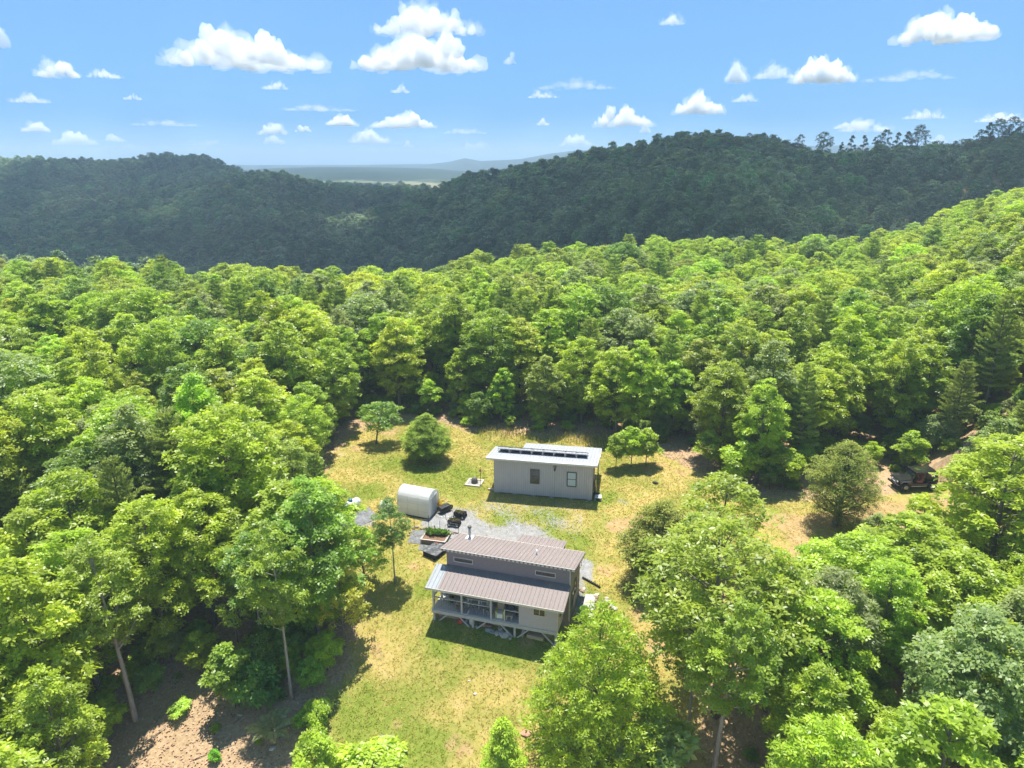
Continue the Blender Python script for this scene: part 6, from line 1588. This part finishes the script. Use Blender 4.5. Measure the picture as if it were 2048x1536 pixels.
CLOUDS = [(494, 95, 296, 78, 9, 'long white cloud in the upper left sky'), (850, 38, 205, 60, 5, 'upper cloud of the big pair above the valley'), (836, 100, 240, 76, 12, 'largest white cloud, lower of the big pair above the valley'),
          (115, 137, 76, 36, 6, 'small white cloud high near the left edge'), (206, 147, 62, 18, 2, 'faint cloud wisp right of the small high left cloud'), (1897, 52, 176, 62, 11, 'double-humped white cloud in the upper right corner'),
          (1650, 140, 118, 54, 11, 'domed white cloud left below the double-humped cloud'), (1474, 143, 46, 44, 6, 'small round cloud left of the domed cloud'), (1548, 140, 80, 34, 2, 'faint wisp between the round and the domed cloud'),
          (1400, 205, 98, 45, 11, 'wedge-shaped cloud above the right hill'), (1245, 232, 114, 42, 10, 'lumpy white cloud left of the wedge-shaped cloud'), (1291, 256, 24, 20, 5, 'tiny cloud hanging under the lumpy white cloud'),
          (682, 240, 60, 24, 9, 'small oval cloud above the valley'), (805, 240, 126, 32, 9, 'flat-bottomed cloud over the middle of the valley'), (740, 272, 76, 30, 9, 'small dense cloud beneath the flat-bottomed cloud'),
          (817, 287, 26, 16, 5, 'tiny puff right of the small dense valley cloud'), (545, 258, 56, 24, 5, 'small pale cloud, upper of the stacked left pair'), (548, 279, 44, 20, 5, 'small pale cloud, lower of the stacked left pair'),
          (606, 257, 34, 15, 6, 'tiny oval cloud right of the stacked left pair'), (148, 276, 80, 30, 8, 'low white cloud over the left ridge'), (70, 253, 50, 22, 6, 'low slanted cloud at the far left'),
          (231, 275, 40, 18, 5, 'low small cloud right of the low white one'), (180, 303, 70, 20, 5, 'lowest cloud touching the left ridge line'), (268, 297, 84, 16, 3, 'thin low cloud band above the left ridge'),
          (1152, 281, 66, 26, 9, 'low round cloud just left of the right hill'), (1086, 243, 28, 16, 5, 'tiny cloud above the low round cloud'), (955, 297, 92, 28, 5, 'soft low cloud over the valley horizon'),
          (637, 309, 42, 14, 4, 'tiny low cloud over the hazy plain'), (486, 302, 50, 14, 3, 'tiny low cloud right of the left ridge'), (1735, 250, 92, 28, 4, 'pale cloud behind the crest trees'), (1020, 115, 28, 26, 3, 'faint puff right of the largest cloud'),
          (1850, 228, 72, 20, 3, 'faint band above the biggest crest tree'), (2000, 234, 84, 20, 4, 'pale band behind the right-hand crest group'), (1490, 195, 50, 18, 2, 'faint puff right of the wedge-shaped cloud'), (-2, 70, 36, 50, 5, 'cloud cut by the left frame edge'),
          (1345, 38, 50, 24, 2, 'faint smudge of cloud high above the wedge-shaped cloud'), (265, 193, 36, 14, 2, 'faint speck of cloud left of the upper left sky cloud base'), (800, 176, 40, 20, 2, 'faint puff under the largest cloud'), (1085, 188, 60, 16, 2, 'faint streak right of the faint puff under the largest cloud'), (1700, 248, 60, 18, 3, 'faint band left of the pale cloud behind the crest trees'), (1875, 278, 40, 20, 4, 'small white cloud in the gap of the crest trees'), (550, 170, 50, 18, 2, 'faint smudge below the long white cloud'), (1150, 168, 150, 20, .45, 'thin veil streak high in the middle of the sky'), (640, 215, 140, 14, .45, 'thin veil streak above the small oval valley cloud'), (1820, 150, 160, 20, .45, 'thin veil streak right of the domed cloud'), (330, 245, 120, 14, .45, 'thin veil streak above the left ridge'), (930, 262, 90, 12, .45, 'thin veil above the soft low horizon cloud'), (420, 285, 90, 12, .45, 'low thin veil over the right end of the left ridge'), (60, 195, 70, 22, 2, 'faint grey streak at the left below the small high cloud')]
for i, (cx_, cy2, w_, h_, dens, lab) in enumerate(CLOUDS):
    d = ray(cx_, cy2); el = d[2] / math.hypot(d[0], d[1])
    D = min(560.0 / max(el, .004), 19000.0)
    D = D if el > .03 else 12000 + 250 * (i % 7)
    Y = D * d[1] / math.hypot(d[0], d[1])
    p = hp(cx_, cy2, Y)
    zc = Y * CP + (CAM_Z - p[2]) * SP
    w3, h3 = w_ * zc / FPX, h_ * zc / FPX
    me = cloud_mesh(900 + i, w3, w3 * .6, h3, 6 if w_ > 110 else 5 if w_ > 45 else 4)
    me.materials.append(cloud_mat(.5 * dens / h3))
    o = link('cloud', me, None); o.location = p; o.rotation_euler = (0, 0, -math.atan2(p[0], p[1]))
    tag(o, lab, 'cloud', 'clouds in the blue sky')
    if w_ > 45:
        vm = cloud_mesh(2900 + i, w3 * 1.16, w3 * .7, h3 * 1.18, 3, 2.2); vm.name = 'cloud_veil'; vm.materials.append(cloud_mat(.12 * dens / h3))
        q = link('veil', vm, None, o); q.location = (w3 * rng.uniform(-.04, .04), 0, h3 * .03)

# the bank of cumulus overhead, out of the picture, whose shade lies over the hills
off = 620.0 / math.tan(SUN_EL)
SHADE = (((-330, 640), (620, 640)), ((150, 560), (560, 560)), ((430, 470), (520, 420)), ((-620, 900), (620, 620)), ((-60, 1010), (620, 520)), ((340, 345), (300, 190)), ((120, 375), (330, 250)), ((-180, 350), (330, 250)), ((500, 800), (560, 500)), ((-200, 480), (520, 330)), ((40, 780), (520, 420)), ((-420, 380), (420, 360)), ((230, 440), (420, 320)), ((-700, 560), (460, 460)), ((300, 1000), (600, 500)), ((-330, 1150), (620, 420)), ((20, 440), (420, 340)), ((-90, 370), (360, 250)), ((-150, 580), (400, 320)))
for i, ((gx, gy), (w3, d3)) in enumerate(SHADE):
    me = cloud_mesh(980 + i, w3 * 1.45, d3 * 1.45, 170, 3)
    me.materials.append(cloud_mat(.017))
    o = link('cloud', me, None); o.location = (gx, gy + off, 640 + 6 * i); tag(o, 'broad flat cumulus high overhead above ' + ('the left-hand wooded ridge', 'the wooded knoll in the middle', 'the foot of the right-hand hill', 'the far end of the left ridge', 'the valley mouth', 'the slope below the crest trees', 'the near side of the valley', 'the left side of the valley', 'the back of the right-hand hill', 'the lower left slope', 'the saddle behind the knoll', 'the near left slope', 'the face of the right-hand hill', 'the outer left slope', 'the country behind the right-hand hill', 'the crown of the left ridge', 'the gap between the hills', 'the middle of the near slope', 'the dip beside the knoll')[i], 'cloud', 'overhead clouds shading the hills')

# ------------------------------------------------------------------ the air
b = MB().box(-27500, 27500, -27500, 27500, -900, 92)
hz = b.build('haze', None)
m = bpy.data.materials.new('haze'); m.use_nodes = True
n_, l_ = m.node_tree.nodes, m.node_tree.links
n_.remove(n_['Principled BSDF'])
v = n_.new('ShaderNodeVolumePrincipled'); v.inputs['Color'].default_value = (.62, .82, 1.0, 1); v.inputs['Density'].default_value = .00034; v.inputs['Anisotropy'].default_value = .0
l_.new(v.outputs[0], n_['Material Output'].inputs['Volume'])
hz.data.materials.append(m); tag(hz, kind='stuff')
